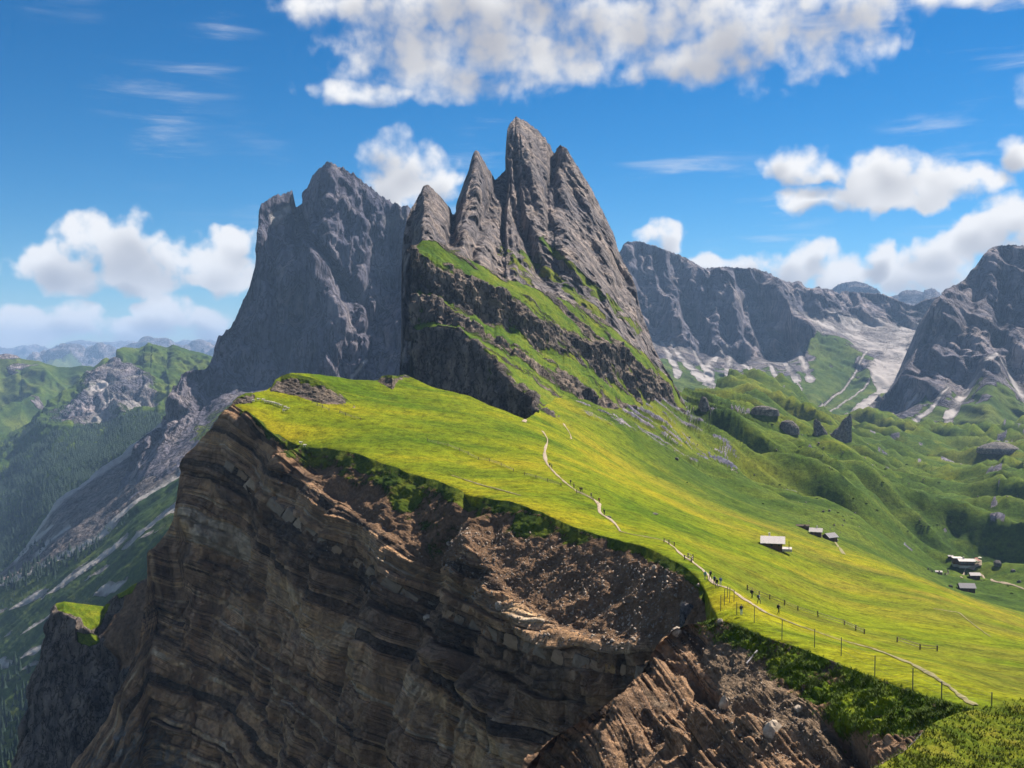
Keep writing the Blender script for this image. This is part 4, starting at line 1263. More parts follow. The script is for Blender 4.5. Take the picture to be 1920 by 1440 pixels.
def build_spur():
    us = np.linspace(984, 1852, 470)
    top = [(984, 1452), (995, 1437), (1017, 1407), (1042, 1382), (1080, 1360), (1105, 1341), (1130, 1322), (1155, 1305), (1180, 1283), (1200, 1265), (1212, 1250), (1222, 1228), (1232, 1213), (1250, 1195), (1267, 1181), (1287, 1173), (1302, 1169), (1330, 1164)] + [(a, b) for a, b, c in CREST[1:-3]]
    d0 = [(984, 150), (1042, 153), (1130, 158), (1212, 164), (1267, 167), (1302, 168), (1330, 168)] + [(a, c) for a, b, c in CREST[1:-3]]
    mid = [(984, 1456), (1212, 1262), (1302, 1186), (1345, 1200), (1400, 1222), (1440, 1265), (1500, 1302), (1560, 1345), (1640, 1364), (1700, 1372), (1740, 1364), (1800, 1352), (1860, 1352)]
    d1 = [(984, 149.5), (1212, 163), (1302, 166.5), (1345, 164), (1400, 155), (1440, 146), (1500, 137.5), (1560, 128), (1640, 117.5), (1700, 110), (1800, 101), (1860, 97)]
    d2 = [(984, 146), (1150, 149), (1300, 151), (1450, 134), (1500, 128), (1600, 112), (1750, 97), (1860, 93)]
    U, V, D, B = loft(us, [(top, d0), (mid, d1), ([(0, 1530), (1, 1530)], d2)], [90, 260])
    # the flank falls to the left of the crest line: steep turf, then rubble; find where each sight line meets it
    cr = np.array(CREST[1:], float)[::-1]
    yc, xc_, zc_ = cr[:, 2], (cr[:, 0] - U0) / F * cr[:, 2], (HZ - cr[:, 1]) / F * cr[:, 2]
    ds = np.linspace(84, 200, 240)
    xc, zc = np.interp(ds, yc, xc_), np.interp(ds, yc, zc_)
    S = np.zeros_like(D)
    for r_ in range(D.shape[0]):
        x = (us[:, None] - U0) / F * ds[None]
        h = np.clip(xc[None] - x, 0, None)
        zs = zc[None] - 0.68 * np.minimum(h, 6) - 0.62 * np.clip(h - 6, 0, None)
        f = (HZ - V[r_])[:, None] / F * ds[None] - zs
        k = np.argmax(f <= 0, axis=1)
        k = np.where(f[np.arange(len(us)), k] > 0, np.argmin(np.abs(f), axis=1), k)
        k0 = np.clip(k - 1, 0, None)
        f0, f1 = f[np.arange(len(us)), k0], f[np.arange(len(us)), k]
        t = np.clip(f0 / (f0 - f1 + 1e-9), 0, 1)
        S[r_] = ds[k0] + t * (ds[k] - ds[k0])
    S = smooth_rows(smooth_rows(S, 10), 10, 1)
    w_ = np.exp(-(V - V[:1]) / 45.0)
    D = S * (1 - w_) + D * w_
    D = smooth_rows(D, 8)
    P = uvd(U, V, D)
    N = gnormals(smooth_rows(smooth_rows(P, 10), 10, 1))
    # beds plunge steeply to the right here
    sig = (1200 + (U - 1200) * 0.85 - V) / F * D + fbm(P / 22.0, 3) * 1.6
    bd_, tone, _ = beds(sig, P @ np.array([0.5, -0.6, -0.6]) + fbm(P / 5.0, 2) * 0.5, 23, 0.55, 2.2, 0.55)
    turf = softpoly(U, V, [(1300, 1160), (1345, 1155), (1500, 1205), (1650, 1270), (1860, 1330), (1860, 1380), (1700, 1385), (1640, 1372), (1560, 1352), (1500, 1305), (1440, 1262), (1400, 1218), (1320, 1195)], 14)
    n1 = fbm(P / 6.0, 4)
    scr = softpoly(U, V, [(1420, 1215), (1460, 1290), (1520, 1330), (1560, 1390), (1480, 1360), (1380, 1340), (1320, 1250), (1330, 1200)], 22)
    rock = 1 - np.clip(turf + scr * 0.8, 0, 1)
    disp = rock * ((ridged(stretch(P, (-0.5, -0.2, -0.8), 2.5) / 17.0, 4, 0.55) - 0.58) * 5.0 + bd_ * (0.3 + sstep(fbm(P / 8.0 + 9, 2), -0.2, 0.4)) + fbm(P / 2.2, 3) * 0.35)
    disp += turf * (fbm(P / 2.6, 4, 0.6) * 0.75) + scr * (fbm(P / 3.0, 5, 0.6) * 0.7)
    disp *= 0.2 + 0.8 * sstep(B, 0, 0.4)
    for poly, w, a in [([(1290, 1262), (1330, 1310), (1350, 1350)], 12, -3.0), ([(1238, 1262), (1200, 1330), (1140, 1440)], 18, 2.5), ([(1440, 1300), (1380, 1350), (1310, 1400)], 14, 2.2), ([(1350, 1330), (1310, 1375), (1290, 1440)], 12, -2.5),
                       ([(1270, 1400), (1340, 1385), (1420, 1370)], 12, 2.0), ([(1560, 1360), (1600, 1400), (1620, 1440)], 16, -2.5)]:
        disp += crease(U, V, poly, w, a)
    P = P + N * disp[..., None]
    grass = turf * (0.72 + n1 * 0.7)
    grass = np.maximum(grass, (0.34 + n1 * 0.55) * np.exp(-(B / 0.25) ** 2) * sstep(U, 1000, 1250))
    dirt = np.clip(scr * 0.95 + 0.22 + n1 * 0.5, 0, 1)
    o = finish('near_spur', P, U, V, {'grass': grass, 'dirt': dirt, 'scree': turf * 0, 'strata': sig, 'tone': tone * 0.5}, M_spur, 14, 22, 'nearest rocky spur of brown rubble and thin beds under the grassy crest')
    return o, P, U, V, N, turf


M_spur = terrain_mat('spur_rock', [(0.10, 0.082, 0.066), (0.20, 0.158, 0.122), (0.33, 0.26, 0.195)], [(0.040, 0.072, 0.005), (0.085, 0.125, 0.007), (0.15, 0.175, 0.010)], [(0.16, 0.15, 0.14), (0.3, 0.27, 0.25)],
                     [(0.13, 0.092, 0.064), (0.30, 0.215, 0.145)], s=0.7, strata=True, bump_d=0.8, gscale=0.35)


def build_outcrop():
    us = np.linspace(18, 310, 190)
    top = [(18, 1455), (30, 1438), (45, 1380), (62, 1300), (82, 1250), (90, 1190), (95, 1142), (105, 1131), (120, 1128), (160, 1133), (195, 1137), (212, 1118), (230, 1110), (250, 1096), (275, 1085), (310, 1050)]
    mid = [(18, 1458), (62, 1305), (95, 1148), (120, 1146), (150, 1170), (190, 1212), (215, 1190), (240, 1180), (275, 1180), (310, 1160)]
    U, V, D, B = loft(us, [(top, [(18, 462), (95, 476), (200, 486), (310, 480)]), (mid, [(18, 461), (95, 472), (150, 470), (200, 462), (240, 462), (310, 455)]), ([(0, 1530), (1, 1530)], [(18, 440), (310, 432)])], [60, 150])
    P = uvd(U, V, D)
    N = gnormals(smooth_rows(smooth_rows(P, 6), 6, 1))
    patch = softpoly(U, V, [(100, 1124), (205, 1132), (188, 1172), (165, 1182), (150, 1162), (108, 1144)], 5)
    patch = np.maximum(patch, softpoly(U, V, [(145, 1186), (182, 1190), (190, 1205), (168, 1212), (146, 1205)], 5))
    patch = np.maximum(patch, softpoly(U, V, [(212, 1100), (262, 1084), (248, 1112), (222, 1122)], 5))
    dirt = softpoly(U, V, [(195, 1180), (240, 1105), (300, 1070), (300, 1240), (200, 1260)], 14) * 0.85
    rock = 1 - np.clip(patch + dirt, 0, 1)
    disp = rock * ((ridged(stretch(P, (0, 0, 1), 2.5) / 24.0, 4) - 0.58) * 11 + fbm(P / 5.0, 3) * 0.9) + (1 - rock) * fbm(P / 5.0, 3) * 0.6
    disp += crease(U, V, [(205, 1240), (210, 1320), (195, 1420)], 18, -9)
    disp *= 0.15 + 0.85 * sstep(B, 0, 0.3)
    P = P + N * disp[..., None]
    sig = P[..., 2] + 0.2 * P[..., 0]
    return finish('rock_shoulder', P, U, V, {'grass': patch * 0.95, 'dirt': dirt, 'strata': sig}, M_shoulder, 60, 60, 'grey rock shoulder with small grass caps beside the layered cliff')


M_shoulder = terrain_mat('shoulder_rock', [(0.08, 0.07, 0.07), (0.16, 0.135, 0.125), (0.27, 0.22, 0.185)], [(0.05, 0.085, 0.006), (0.10, 0.135, 0.008), (0.16, 0.17, 0.012)], SCREE, DIRT, s=0.16, streak=((0, 0, 0), (1, 1, 0.35)), bump_d=3.5, gscale=0.2)


def build_mound():
    us = np.concatenate([np.linspace(1618, 2012, 230, endpoint=False), np.linspace(2012, 2320, 60)])
    top = [(1618, 1462), (1640, 1440), (1660, 1425), (1690, 1410), (1720, 1386), (1740, 1366), (1760, 1350), (1800, 1336), (1840, 1328), (1880, 1318), (1920, 1310), (2012, 1298), (2320, 1280)]
    U, V, D, B = loft(us, [(top, [(1618, 57), (1640, 60), (1700, 66), (1760, 72), (1840, 78), (1920, 80), (2012, 80)]), ([(0, 1560), (1, 1560)], [(1618, 50), (1800, 53), (2012, 55)])], [170])
    P = uvd(U, V, D)
    N = gnormals(smooth_rows(P, 6))
    disp = (fbm(P / 1.5, 4, 0.6) * 0.16 + fbm(P / 6.0, 3) * 0.25) * (0.4 + 0.6 * sstep(B, 0, 0.1))
    P = P + N * disp[..., None]
    g = np.full(U.shape, 0.92)
    d, _ = pdist(U, V, top)
    g = g - np.exp(-(d / 5) ** 2) * (1 - sstep(U, 1690, 1760)) * 0.5
    return finish('grassy_mound', P, U, V, {'grass': g, 'dirt': np.full(U.shape, 0.8)}, M_mound, 14, 16, 'grassy mound in the near corner with tussocks'), P


M_mound = terrain_mat('tussock_grass', LIME, [(0.05, 0.075, 0.006), (0.11, 0.13, 0.010), (0.17, 0.155, 0.018)], SCREE, [(0.10, 0.075, 0.055), (0.2, 0.15, 0.11)], s=0.8, bump_d=0.25, gscale=0.7)


def build_valley_floor():
    """ground far below and out to the horizon"""
    us = np.linspace(-20000, 20000, 120)
    ys = np.geomspace(400, 26500, 120)
    X, Y = np.meshgrid(us, ys)
    P = np.stack([X, Y, np.zeros_like(X)], -1)
    Z = -900 + fbm(P / 2500.0, 4) * 90
    P[..., 2] = Z
    me = grid_mesh('valley_floor', P[::-1], {'grass': np.full(X.shape, 0.95), 'scree': X * 0, 'dirt': X * 0})
    return obj('valley_floor', me, M_far, kind='structure', label='deep green valley floor')


meadow = build_meadow()
massif = build_massif()
build_towers()
build_ledges()
build_right_mountains()
P_ridge, P_slope = build_left()
build_far()
cliff, cliff_P, cliff_U, cliff_V, cliff_N, cliff_sig = build_cliff()
spur, spur_P, spur_U, spur_V, spur_N, spur_turf = build_spur()
build_outcrop()
mound, mound_P = build_mound()
build_valley_floor()
print('terrain', round(time.time() - T0, 1), 's')
# ------------------------------------------------------------------ scarps in the meadow
def build_scarp(name, tops, bots, label):
    us = np.linspace(tops[0][0], tops[-1][0], 110)
    tv, bv = ik(tops, us), ik(bots, us)
    td = np.array([drape(u, v).y for u, v in zip(us[::5], tv[::5])])
    bd = np.array([drape(u, v).y for u, v in zip(us[::5], bv[::5])])
    td = np.interp(us, us[::5], td) - 0.8
    bd = np.interp(us, us[::5], bd) - 0.5
    td = np.minimum(td, bd + 14)
    mk = lambda a: list(zip(us, a))
    U, V, D, B = loft(us, [(mk(tv), mk(td)), (mk(bv + 1.5), mk(bd))], [44])
    P = uvd(U, V, D)
    vd = -P / np.linalg.norm(P, axis=-1)[..., None]
    disp = ((ridged(stretch(P, (0, 0, 1), 2.0) / 7.0, 4) - 0.45) * 2.2 + fbm(P / 2.0, 3) * 0.5) * sstep(B, 0, 0.2) * (1 - sstep(B, 0.9, 1.0) * 0.6)
    P = P + vd * disp[..., None]
    g = 0.85 - sstep(B + fbm(P / 4.0, 3) * 0.25, 0.10, 0.42) * 0.85
    return finish(name, P, U, V, {'grass': g, 'dirt': sstep(B, 0.75, 1.0) * 0.7, 'strata': P[..., 2]}, M_scarp, 6, 5, label, 3)


M_scarp = terrain_mat('scarp_rock', [(0.05, 0.045, 0.042), (0.12, 0.10, 0.085), (0.24, 0.19, 0.15)], [(0.03, 0.05, 0.006), (0.06, 0.085, 0.008), (0.10, 0.12, 0.010)], SCREE, [(0.14, 0.10, 0.075), (0.28, 0.20, 0.15)], s=0.35, bump_d=0.6, gscale=0.3)
build_scarp('rock_scarp', [(507, 729), (516, 712), (530, 704), (543, 700), (560, 703), (580, 707), (600, 714), (622, 724), (640, 738), (655, 752), (670, 764)],
            [(507, 733), (530, 736), (560, 743), (585, 751), (605, 757), (625, 757), (645, 759), (670, 766)], 'dark rocky scarp breaking the plateau top behind the sheep')
build_scarp('rock_scarp', [(708, 714), (716, 705), (730, 703), (745, 705), (760, 702), (768, 706)], [(708, 716), (720, 722), (737, 731), (745, 715), (760, 710), (768, 708)], 'small rock outcrop on the skyline of the meadow')
build_scarp('rock_scarp', [(436, 753), (446, 744), (460, 737), (472, 736), (478, 740)], [(436, 757), (446, 756), (460, 756), (472, 754), (478, 744)], 'dark overhanging notch at the tip of the plateau')


# ------------------------------------------------------------------ paths
def ribbon(name, px, width, mat, label, lift=0.12):
    pts = []
    for (a, b) in zip(px[:-1], px[1:]):
        n = max(2, int(math.hypot(b[0] - a[0], b[1] - a[1]) / 3.0))
        for k in range(n):
            t = k / n
            pts.append(drape(a[0] + (b[0] - a[0]) * t, a[1] + (b[1] - a[1]) * t))
    pts.append(drape(*px[-1]))
    C = np.array([tuple(p) for p in pts])
    for _ in range(3):
        C[1:-1] = (C[:-2] + 2 * C[1:-1] + C[2:]) / 4
    d = np.gradient(C[:, :2], axis=0)
    d /= np.linalg.norm(d, axis=1)[:, None] + 1e-9
    n = np.stack([-d[:, 1], d[:, 0]], -1)
    rows = []
    wv = width * (0.8 + 0.7 * fbm(np.stack([np.arange(len(C)) * 0.21, np.full(len(C), 3.3), np.zeros(len(C))], -1), 2))
    for s_ in (-0.5, -0.2, 0.2, 0.5):
        xy = C[:, :2] + n * (wv * s_)[:, None]
        z = z_meadow(U0 + xy[:, 0] / xy[:, 1] * F, xy[:, 1]) + (lift + xy[:, 1] * 0.0004) * (1.0 if abs(s_) < 0.4 else 0.5)
        rows.append(np.concatenate([xy, z[:, None]], 1))
    me = grid_mesh(name, np.array(rows), {})
    return obj(name, me, mat, kind='structure', label=label)


M_path = plain_mat('pale_gravel', (0.30, 0.235, 0.165), 0.95, 0.5, 1.5)
M_trail = plain_mat('worn_turf', (0.19, 0.165, 0.075), 0.95, 0.45, 0.8)
ribbon('path', [(1017, 809), (1022, 815), (1028, 826), (1022, 841), (1021, 853), (1024, 868), (1031, 877), (1044, 891), (1062, 907), (1079, 920), (1096, 928), (1117, 939), (1124, 945), (1123, 960), (1129, 966), (1142, 972), (1156, 985), (1163, 997)], 1.25, M_path, 'pale winding footpath climbing the sunlit meadow')
ribbon('path', [(1057, 795), (1063, 805), (1071, 816), (1071, 824)], 1.3, M_path, 'short pale path on the dark grassy apron')
ribbon('path', [(1246, 1015), (1254, 1019), (1265, 1028), (1278, 1041), (1297, 1053), (1319, 1070), (1328, 1079), (1334, 1091), (1344, 1098), (1360, 1102), (1373, 1107), (1388, 1119), (1410, 1133), (1439, 1151)], 1.15, M_path, 'footpath along the cliff edge with walkers')
ribbon('path', [(1439, 1151), (1468, 1162), (1497, 1174), (1572, 1200), (1640, 1218), (1709, 1245), (1744, 1264), (1778, 1287), (1812, 1314), (1830, 1324)], 0.9, M_trail, 'worn trail behind the tall fence posts')
ribbon('path', [(1750, 1142), (1775, 1146), (1799, 1149), (1812, 1161), (1835, 1179), (1858, 1195)], 0.55, M_trail, 'pale track on the lower right pasture')
ribbon('path', [(848, 892), (878, 902), (907, 911), (935, 918), (977, 930)], 1.1, M_trail, 'faint worn trail near the cliff rim')
ribbon('path', [(1541, 1004), (1562, 1012), (1572, 1024), (1583, 1040)], 1.6, M_trail, 'narrow track running down from the twin huts')
ribbon('road', [(1836, 1077), (1850, 1084), (1864, 1091), (1887, 1094), (1907, 1100), (1920, 1105), (1960, 1122)], 3.0, M_path, 'gravel road leading away from the mountain inn', 0.3)
ribbon('path', [(1803, 1084), (1802, 1077), (1808, 1070), (1812, 1064)], 2.0, M_path, 'small footpath below the mountain inn', 0.25)
ribbon('path', [(1163, 997), (1185, 1003), (1210, 1007), (1230, 1011), (1246, 1015)], 0.8, M_trail, 'trodden link between the winding path and the cliff path')
# paths that climb onto the apron
ribbon('path', [(982, 792), (986, 787.5)], 2.2, M_path, 'path end at the foot of the crag')


def terrace():
    pts = [(1799, 1060), (1812, 1066), (1826, 1070), (1830, 1064), (1841, 1061), (1841, 1053), (1830, 1048), (1818, 1052)]
    c = drape(1822, 1060)
    C = [drape(*p) for p in pts]
    v = [(p.x, p.y, z_at(p.x, p.y) + 0.5) for p in C] + [(c.x, c.y, z_at(c.x, c.y) + 0.6)]
    n = len(C)
    obj('terrace', poly_mesh('terrace', v, [(k, (k + 1) % n, n) for k in range(n)]), M_path, kind='structure', label='pale gravel terrace round the mountain inn')


terrace()


# ------------------------------------------------------------------ small mesh tools
def box(v, f, c, s, rz=0.0, taper=1.0):
    cx, cy, cz = c
    sx, sy, sz = s[0] / 2, s[1] / 2, s[2] / 2
    b = len(v)
    cr, sr = math.cos(rz), math.sin(rz)
    for z, k in ((-sz, 1.0), (sz, taper)):
        for x, y in ((-sx, -sy), (sx, -sy), (sx, sy), (-sx, sy)):
            x, y = x * k, y * k
            v.append((cx + x * cr - y * sr, cy + x * sr + y * cr, cz + z))
    f += [(b, b + 3, b + 2, b + 1), (b + 4, b + 5, b + 6, b + 7), (b, b + 1, b + 5, b + 4), (b + 1, b + 2, b + 6, b + 5), (b + 2, b + 3, b + 7, b + 6), (b + 3, b, b + 4, b + 7)]


def boxes(name, items, mat, parent, label=None):
    v, f = [], []
    for it in items:
        box(v, f, *it)
    return obj(name, poly_mesh(name, v, f), mat, parent, label=label)


def empty(name, loc, rz, label, cat, group=None):
    e = bpy.data.objects.new(name, None)
    e.empty_display_size = 0.3
    e.location = loc
    e.rotation_euler = (0, 0, rz)
    link(e)
    e['label'] = label
    e['category'] = cat
    if group:
        e['group'] = group
    return e


# ------------------------------------------------------------------ huts
M_wood = plain_mat('dark_weathered_wood', (0.075, 0.048, 0.034), 0.85, 0.4, 2.5, stretchv=(6, 6, 0.6))
M_wood2 = plain_mat('brown_wood', (0.16, 0.085, 0.05), 0.85, 0.35, 2.5, stretchv=(6, 6, 0.6))
M_shingle = plain_mat('silver_shingle', (0.52, 0.46, 0.44), 0.8, 0.22, 2.0, stretchv=(4, 0.7, 1))
M_shingle2 = plain_mat('grey_shingle', (0.26, 0.24, 0.25), 0.85, 0.25, 2.0, stretchv=(4, 0.7, 1))
M_stone = plain_mat('pale_stone', (0.46, 0.43, 0.41), 0.9, 0.25, 1.5)
M_glass = plain_mat('dark_pane', (0.03, 0.035, 0.04), 0.25, 0.1, 1.0, spec=0.5)
M_deck = plain_mat('grey_planks', (0.42, 0.38, 0.37), 0.85, 0.2, 2.0)


def hut(name, px, L, W, H, rise, rz, roofm, wallm, label, over=0.7, deck=None, chimney=None, windows=(), door=None, posts=(), base=0.8, sink=0.0):
    g = drape(*px)
    e = empty(name, (g.x, g.y, g.z - sink), rz, label, 'hut')
    v, f = [], []
    box(v, f, (0, 0, H / 2 - base / 2), (L, W, H + base))
    b = len(v)                                       # gables
    for x in (-L / 2, L / 2):
        v += [(x, -W / 2, H), (x, W / 2, H), (x, 0, H + rise)]
    f += [(b, b + 1, b + 2), (b + 3, b + 5, b + 4)]
    obj('wall', poly_mesh('wall', v, f), wallm, e)
    k = rise / (W / 2)
    hw = W / 2 + over
    th = 0.16
    for s_ in (-1, 1):                                # each roof slope is a mesh of its own, planks laid down the slope
        v, f = [], []
        n = max(4, int((L + 2 * over) / 0.9))
        xs = np.linspace(-L / 2 - over, L / 2 + over, n + 1)
        for i in range(n):
            lift = 0.05 * (i % 2)
            b = len(v)
            for x in (xs[i], xs[i + 1]):
                v += [(x, 0, H + rise + lift), (x, s_ * hw, H + rise - k * hw + lift), (x, s_ * hw, H + rise - k * hw + th + lift), (x, 0, H + rise + th + lift)]
            f += [(b, b + 1, b + 2, b + 3), (b + 4, b + 7, b + 6, b + 5), (b, b + 4, b + 5, b + 1), (b + 1, b + 5, b + 6, b + 2), (b + 2, b + 6, b + 7, b + 3), (b + 3, b + 7, b + 4, b)]
        obj('roof_slope', poly_mesh('roof_slope', v, f), roofm, e)
    if chimney:
        boxes('chimney', [((chimney[0], chimney[1], H + rise + 0.2), (0.55, 0.55, 1.5)), ((chimney[0], chimney[1], H + rise + 1.02), (0.75, 0.75, 0.14))], M_stone, e)
    for (x, z, w, h) in windows:
        wd = boxes('window', [((x, -W / 2 - 0.02, z), (w, 0.08, h))], M_glass, e)
        boxes('frame', [((x - w / 2, -W / 2 - 0.05, z), (0.09, 0.10, h + 0.1)), ((x + w / 2, -W / 2 - 0.05, z), (0.09, 0.10, h + 0.1)), ((x, -W / 2 - 0.05, z - h / 2), (w, 0.10, 0.09)), ((x, -W / 2 - 0.05, z + h / 2), (w, 0.10, 0.09))], M_wood2, wd)
    if door:
        boxes('door', [((door[0], -W / 2 - 0.03, 1.0), (0.95, 0.10, 2.0))], M_wood2, e)
    if deck:
        boxes('deck', [((deck[0], deck[1], -0.15), (deck[2], deck[3], 0.9))], M_deck, e)
    for (x, y) in posts:
        boxes('porch_post', [((x, y, H / 2), (0.2, 0.2, H + 0.3))], M_wood, e)
    return e


hut('alpine_hut', (1449, 1027), 6.6, 6.2, 2.5, 1.5, R(-14), M_shingle, M_wood2, 'brown hut with big silver plank roof and open deck on the sunny slope', over=1.0, deck=(4.9, -1.2, 3.4, 4.6), chimney=(-1.2, 1.2),
    windows=((2.2, 1.5, 0.8, 0.8), (-0.4, 1.5, 0.8, 0.8)), door=(1.0,), posts=((5.6, -3.2), (5.6, 0.4)), base=3.0)
hut('alpine_hut', (1530, 1003), 5.4, 4.6, 2.2, 1.3, R(-20), M_shingle, M_wood, 'dark hut with pale roof, upper one of the pair above the pasture', chimney=(0.5, 0.8), windows=((0.8, 1.3, 0.7, 0.7),), door=(-1.0,), base=2.5)
hut('alpine_hut', (1556, 1013), 5.6, 5.0, 2.2, 1.6, R(28), M_shingle2, M_wood, 'grey-roofed hut, lower one of the pair with a small stone step', deck=(3.6, -1.0, 2.0, 1.2), windows=((-0.5, 1.3, 0.7, 0.7),), door=(1.2,), base=2.5)
hut('hay_shed', (1505, 990), 6.5, 3.0, 1.3, 0.5, R(-10), M_wood, M_wood, 'low dark shed uphill of the pair of huts', over=0.4, door=(1.0,), base=1.5)
hut('barn', (1812, 1108), 8.6, 7.0, 2.9, 2.0, R(-8), M_shingle2, M_wood, 'big dark barn with grey roof below the mountain inn', windows=((-2.0, 1.6, 0.8, 0.8), (2.2, 1.6, 0.8, 0.8)), door=(0.2,), base=3.0)
hut('hay_shed', (1827, 1084), 6.0, 4.4, 2.3, 1.2, R(-4), M_shingle, M_wood, 'small shed with a light roof between inn and barn', door=(0.5,), base=2.0)
hut('hay_shed', (1782, 1046), 3.4, 2.4, 1.5, 0.6, R(-6), M_shingle, M_wood, 'tiny pale-roofed shed left of the mountain inn', over=0.4, door=(0.2,), base=1.0)
hut('hay_shed', (1760, 1075), 4.0, 2.6, 1.1, 0.6, R(-14), M_shingle, M_wood, 'low pale-roofed shelter inside the stone pen', over=0.3, door=(0.2,), base=1.0)


def inn():
    g = drape(1811, 1061)
    e = empty('mountain_inn', tuple(g), R(-6), 'mountain inn of brown wood and pale roofs on its gravel terrace', 'inn')
    boxes('wall', [((0, 0, 1.6), (11.5, 7.0, 5.6)), ((-5.6, 4.6, 2.2), (6.5, 6.0, 6.4))], M_wood2, e)
    boxes('stone_base', [((0, 0, -0.3), (11.9, 7.4, 2.0)), ((-5.6, 4.6, -0.3), (6.9, 6.4, 2.0))], M_stone, e)
    for name, c, s, rx in (('roof', (0, -1.9, 4.9), (13.2, 5.2, 0.3), R(16)), ('roof', (0, 2.9, 4.9), (13.2, 5.2, 0.3), R(-16)), ('roof', (-5.6, 4.6, 5.75), (8.0, 7.4, 0.3), 0)):
        v, f = [], []
        box(v, f, (0, 0, 0), s)
        o = obj(name, poly_mesh(name, v, f), M_shingle, e)
        o.location = c
        o.rotation_euler = (rx, 0, 0)
    boxes('chimney', [((-1.5, 1.0, 6.2), (0.9, 0.9, 1.8))], M_stone, e)
    for x in (-4, -1.5, 1.5, 4):
        w = boxes('window', [((x, -3.55, 2.9), (1.1, 0.12, 1.1))], M_glass, e)
        boxes('frame', [((x - 0.6, -3.6, 2.9), (0.12, 0.14, 1.3)), ((x + 0.6, -3.6, 2.9), (0.12, 0.14, 1.3)), ((x, -3.6, 3.5), (1.1, 0.14, 0.12)), ((x, -3.6, 2.3), (1.1, 0.14, 0.12))], M_stone, w)
    boxes('door', [((0, -3.6, 1.7), (1.2, 0.14, 2.2))], M_wood, e)
    boxes('balcony', [((0, -4.1, 1.9), (11.0, 0.12, 0.8)), ((0, -3.9, 1.5), (11.0, 0.8, 0.12))], M_wood, e)


inn()
M_red = plain_mat('faded_red_cloth', (0.42, 0.16, 0.14), 0.9, 0.15)
M_cream = plain_mat('cream_cloth', (0.62, 0.56, 0.48), 0.9, 0.15)
for i, (u, v, m, lab) in enumerate([(1831, 1053, M_red, 'faded red parasol at the top of the inn terrace'), (1835, 1057, M_red, 'faded red parasol lower on the inn terrace'), (1829, 1058, M_cream, 'cream parasol beside the inn wall'), (1837, 1052, M_cream, 'cream parasol at the outer corner of the inn terrace')]):
    g = drape(u, v)
    e = empty('parasol', (g.x, g.y, g.z + 0.3), 0, lab, 'parasol', 'parasols on the inn terrace')
    vv, ff = [], []
    box(vv, ff, (0, 0, 1.2), (0.1, 0.1, 2.6))
    obj('pole', poly_mesh('pole', vv, ff), M_wood2, e)
    vv = [(0, 0, 3.1)] + [(1.7 * math.cos(k * math.pi / 4), 1.7 * math.sin(k * math.pi / 4), 2.4) for k in range(8)] + [(0, 0, 2.55)]
    ff = [(0, 1 + k, 1 + (k + 1) % 8) for k in range(8)] + [(9, 1 + (k + 1) % 8, 1 + k) for k in range(8)]
    obj('canopy', poly_mesh('canopy', vv, ff), m, e)


# ------------------------------------------------------------------ rocks
M_boulder = plain_mat('boulder_limestone', (0.36, 0.29, 0.225), 0.95, 0.4, 2.0)
M_crag = terrain_mat('crag_rock', [(0.09, 0.085, 0.085), (0.18, 0.165, 0.16), (0.3, 0.27, 0.245)], GRASS_DRY, SCREE, DIRT, s=0.3, bump_d=0.8)


def rock_mesh(name, seed, r=1.0, squash=(1, 1, 0.8), n=10, m=14, rough=0.35, cuts=5):
    """irregular faceted boulder"""
    th = np.linspace(0, math.pi, n)[:, None]
    ph = np.linspace(0, 2 * math.pi, m, endpoint=False)[None]
    D = np.stack([np.sin(th) * np.cos(ph), np.sin(th) * np.sin(ph), np.cos(th) + 0 * ph], -1)
    rad = 1 + fbm(D * 1.3 + seed * 3.7, 3) * rough
    rr = np.random.default_rng(seed)
    for _ in range(cuts):
        nn = rr.normal(size=3)
        nn /= np.linalg.norm(nn)
        lim = 0.62 + 0.25 * rr.random()
        dt = D @ nn
        rad = np.where(dt * rad > lim, lim / np.maximum(dt, 1e-3), rad)
    P = D * rad[..., None] * r * np.array(squash)
    v = P.reshape(-1, 3)
    idx = np.arange(n * m).reshape(n, m)
    a, b = idx[:-1], idx[1:]
    f = np.stack([a, b, np.roll(b, -1, 1), np.roll(a, -1, 1)], -1).reshape(-1, 4)
    return poly_mesh(name, v, f)


def surf(P, U, V, u, v):
    """point of a built wall seen at a photo pixel"""
    pu, pv = to_px(P)
    k = np.argmin(((pu - u) ** 2 + (pv - v) ** 2) + (P[..., 1] - P[..., 1].min()) * 0.02)
    return Vector(P.reshape(-1, 3)[k])


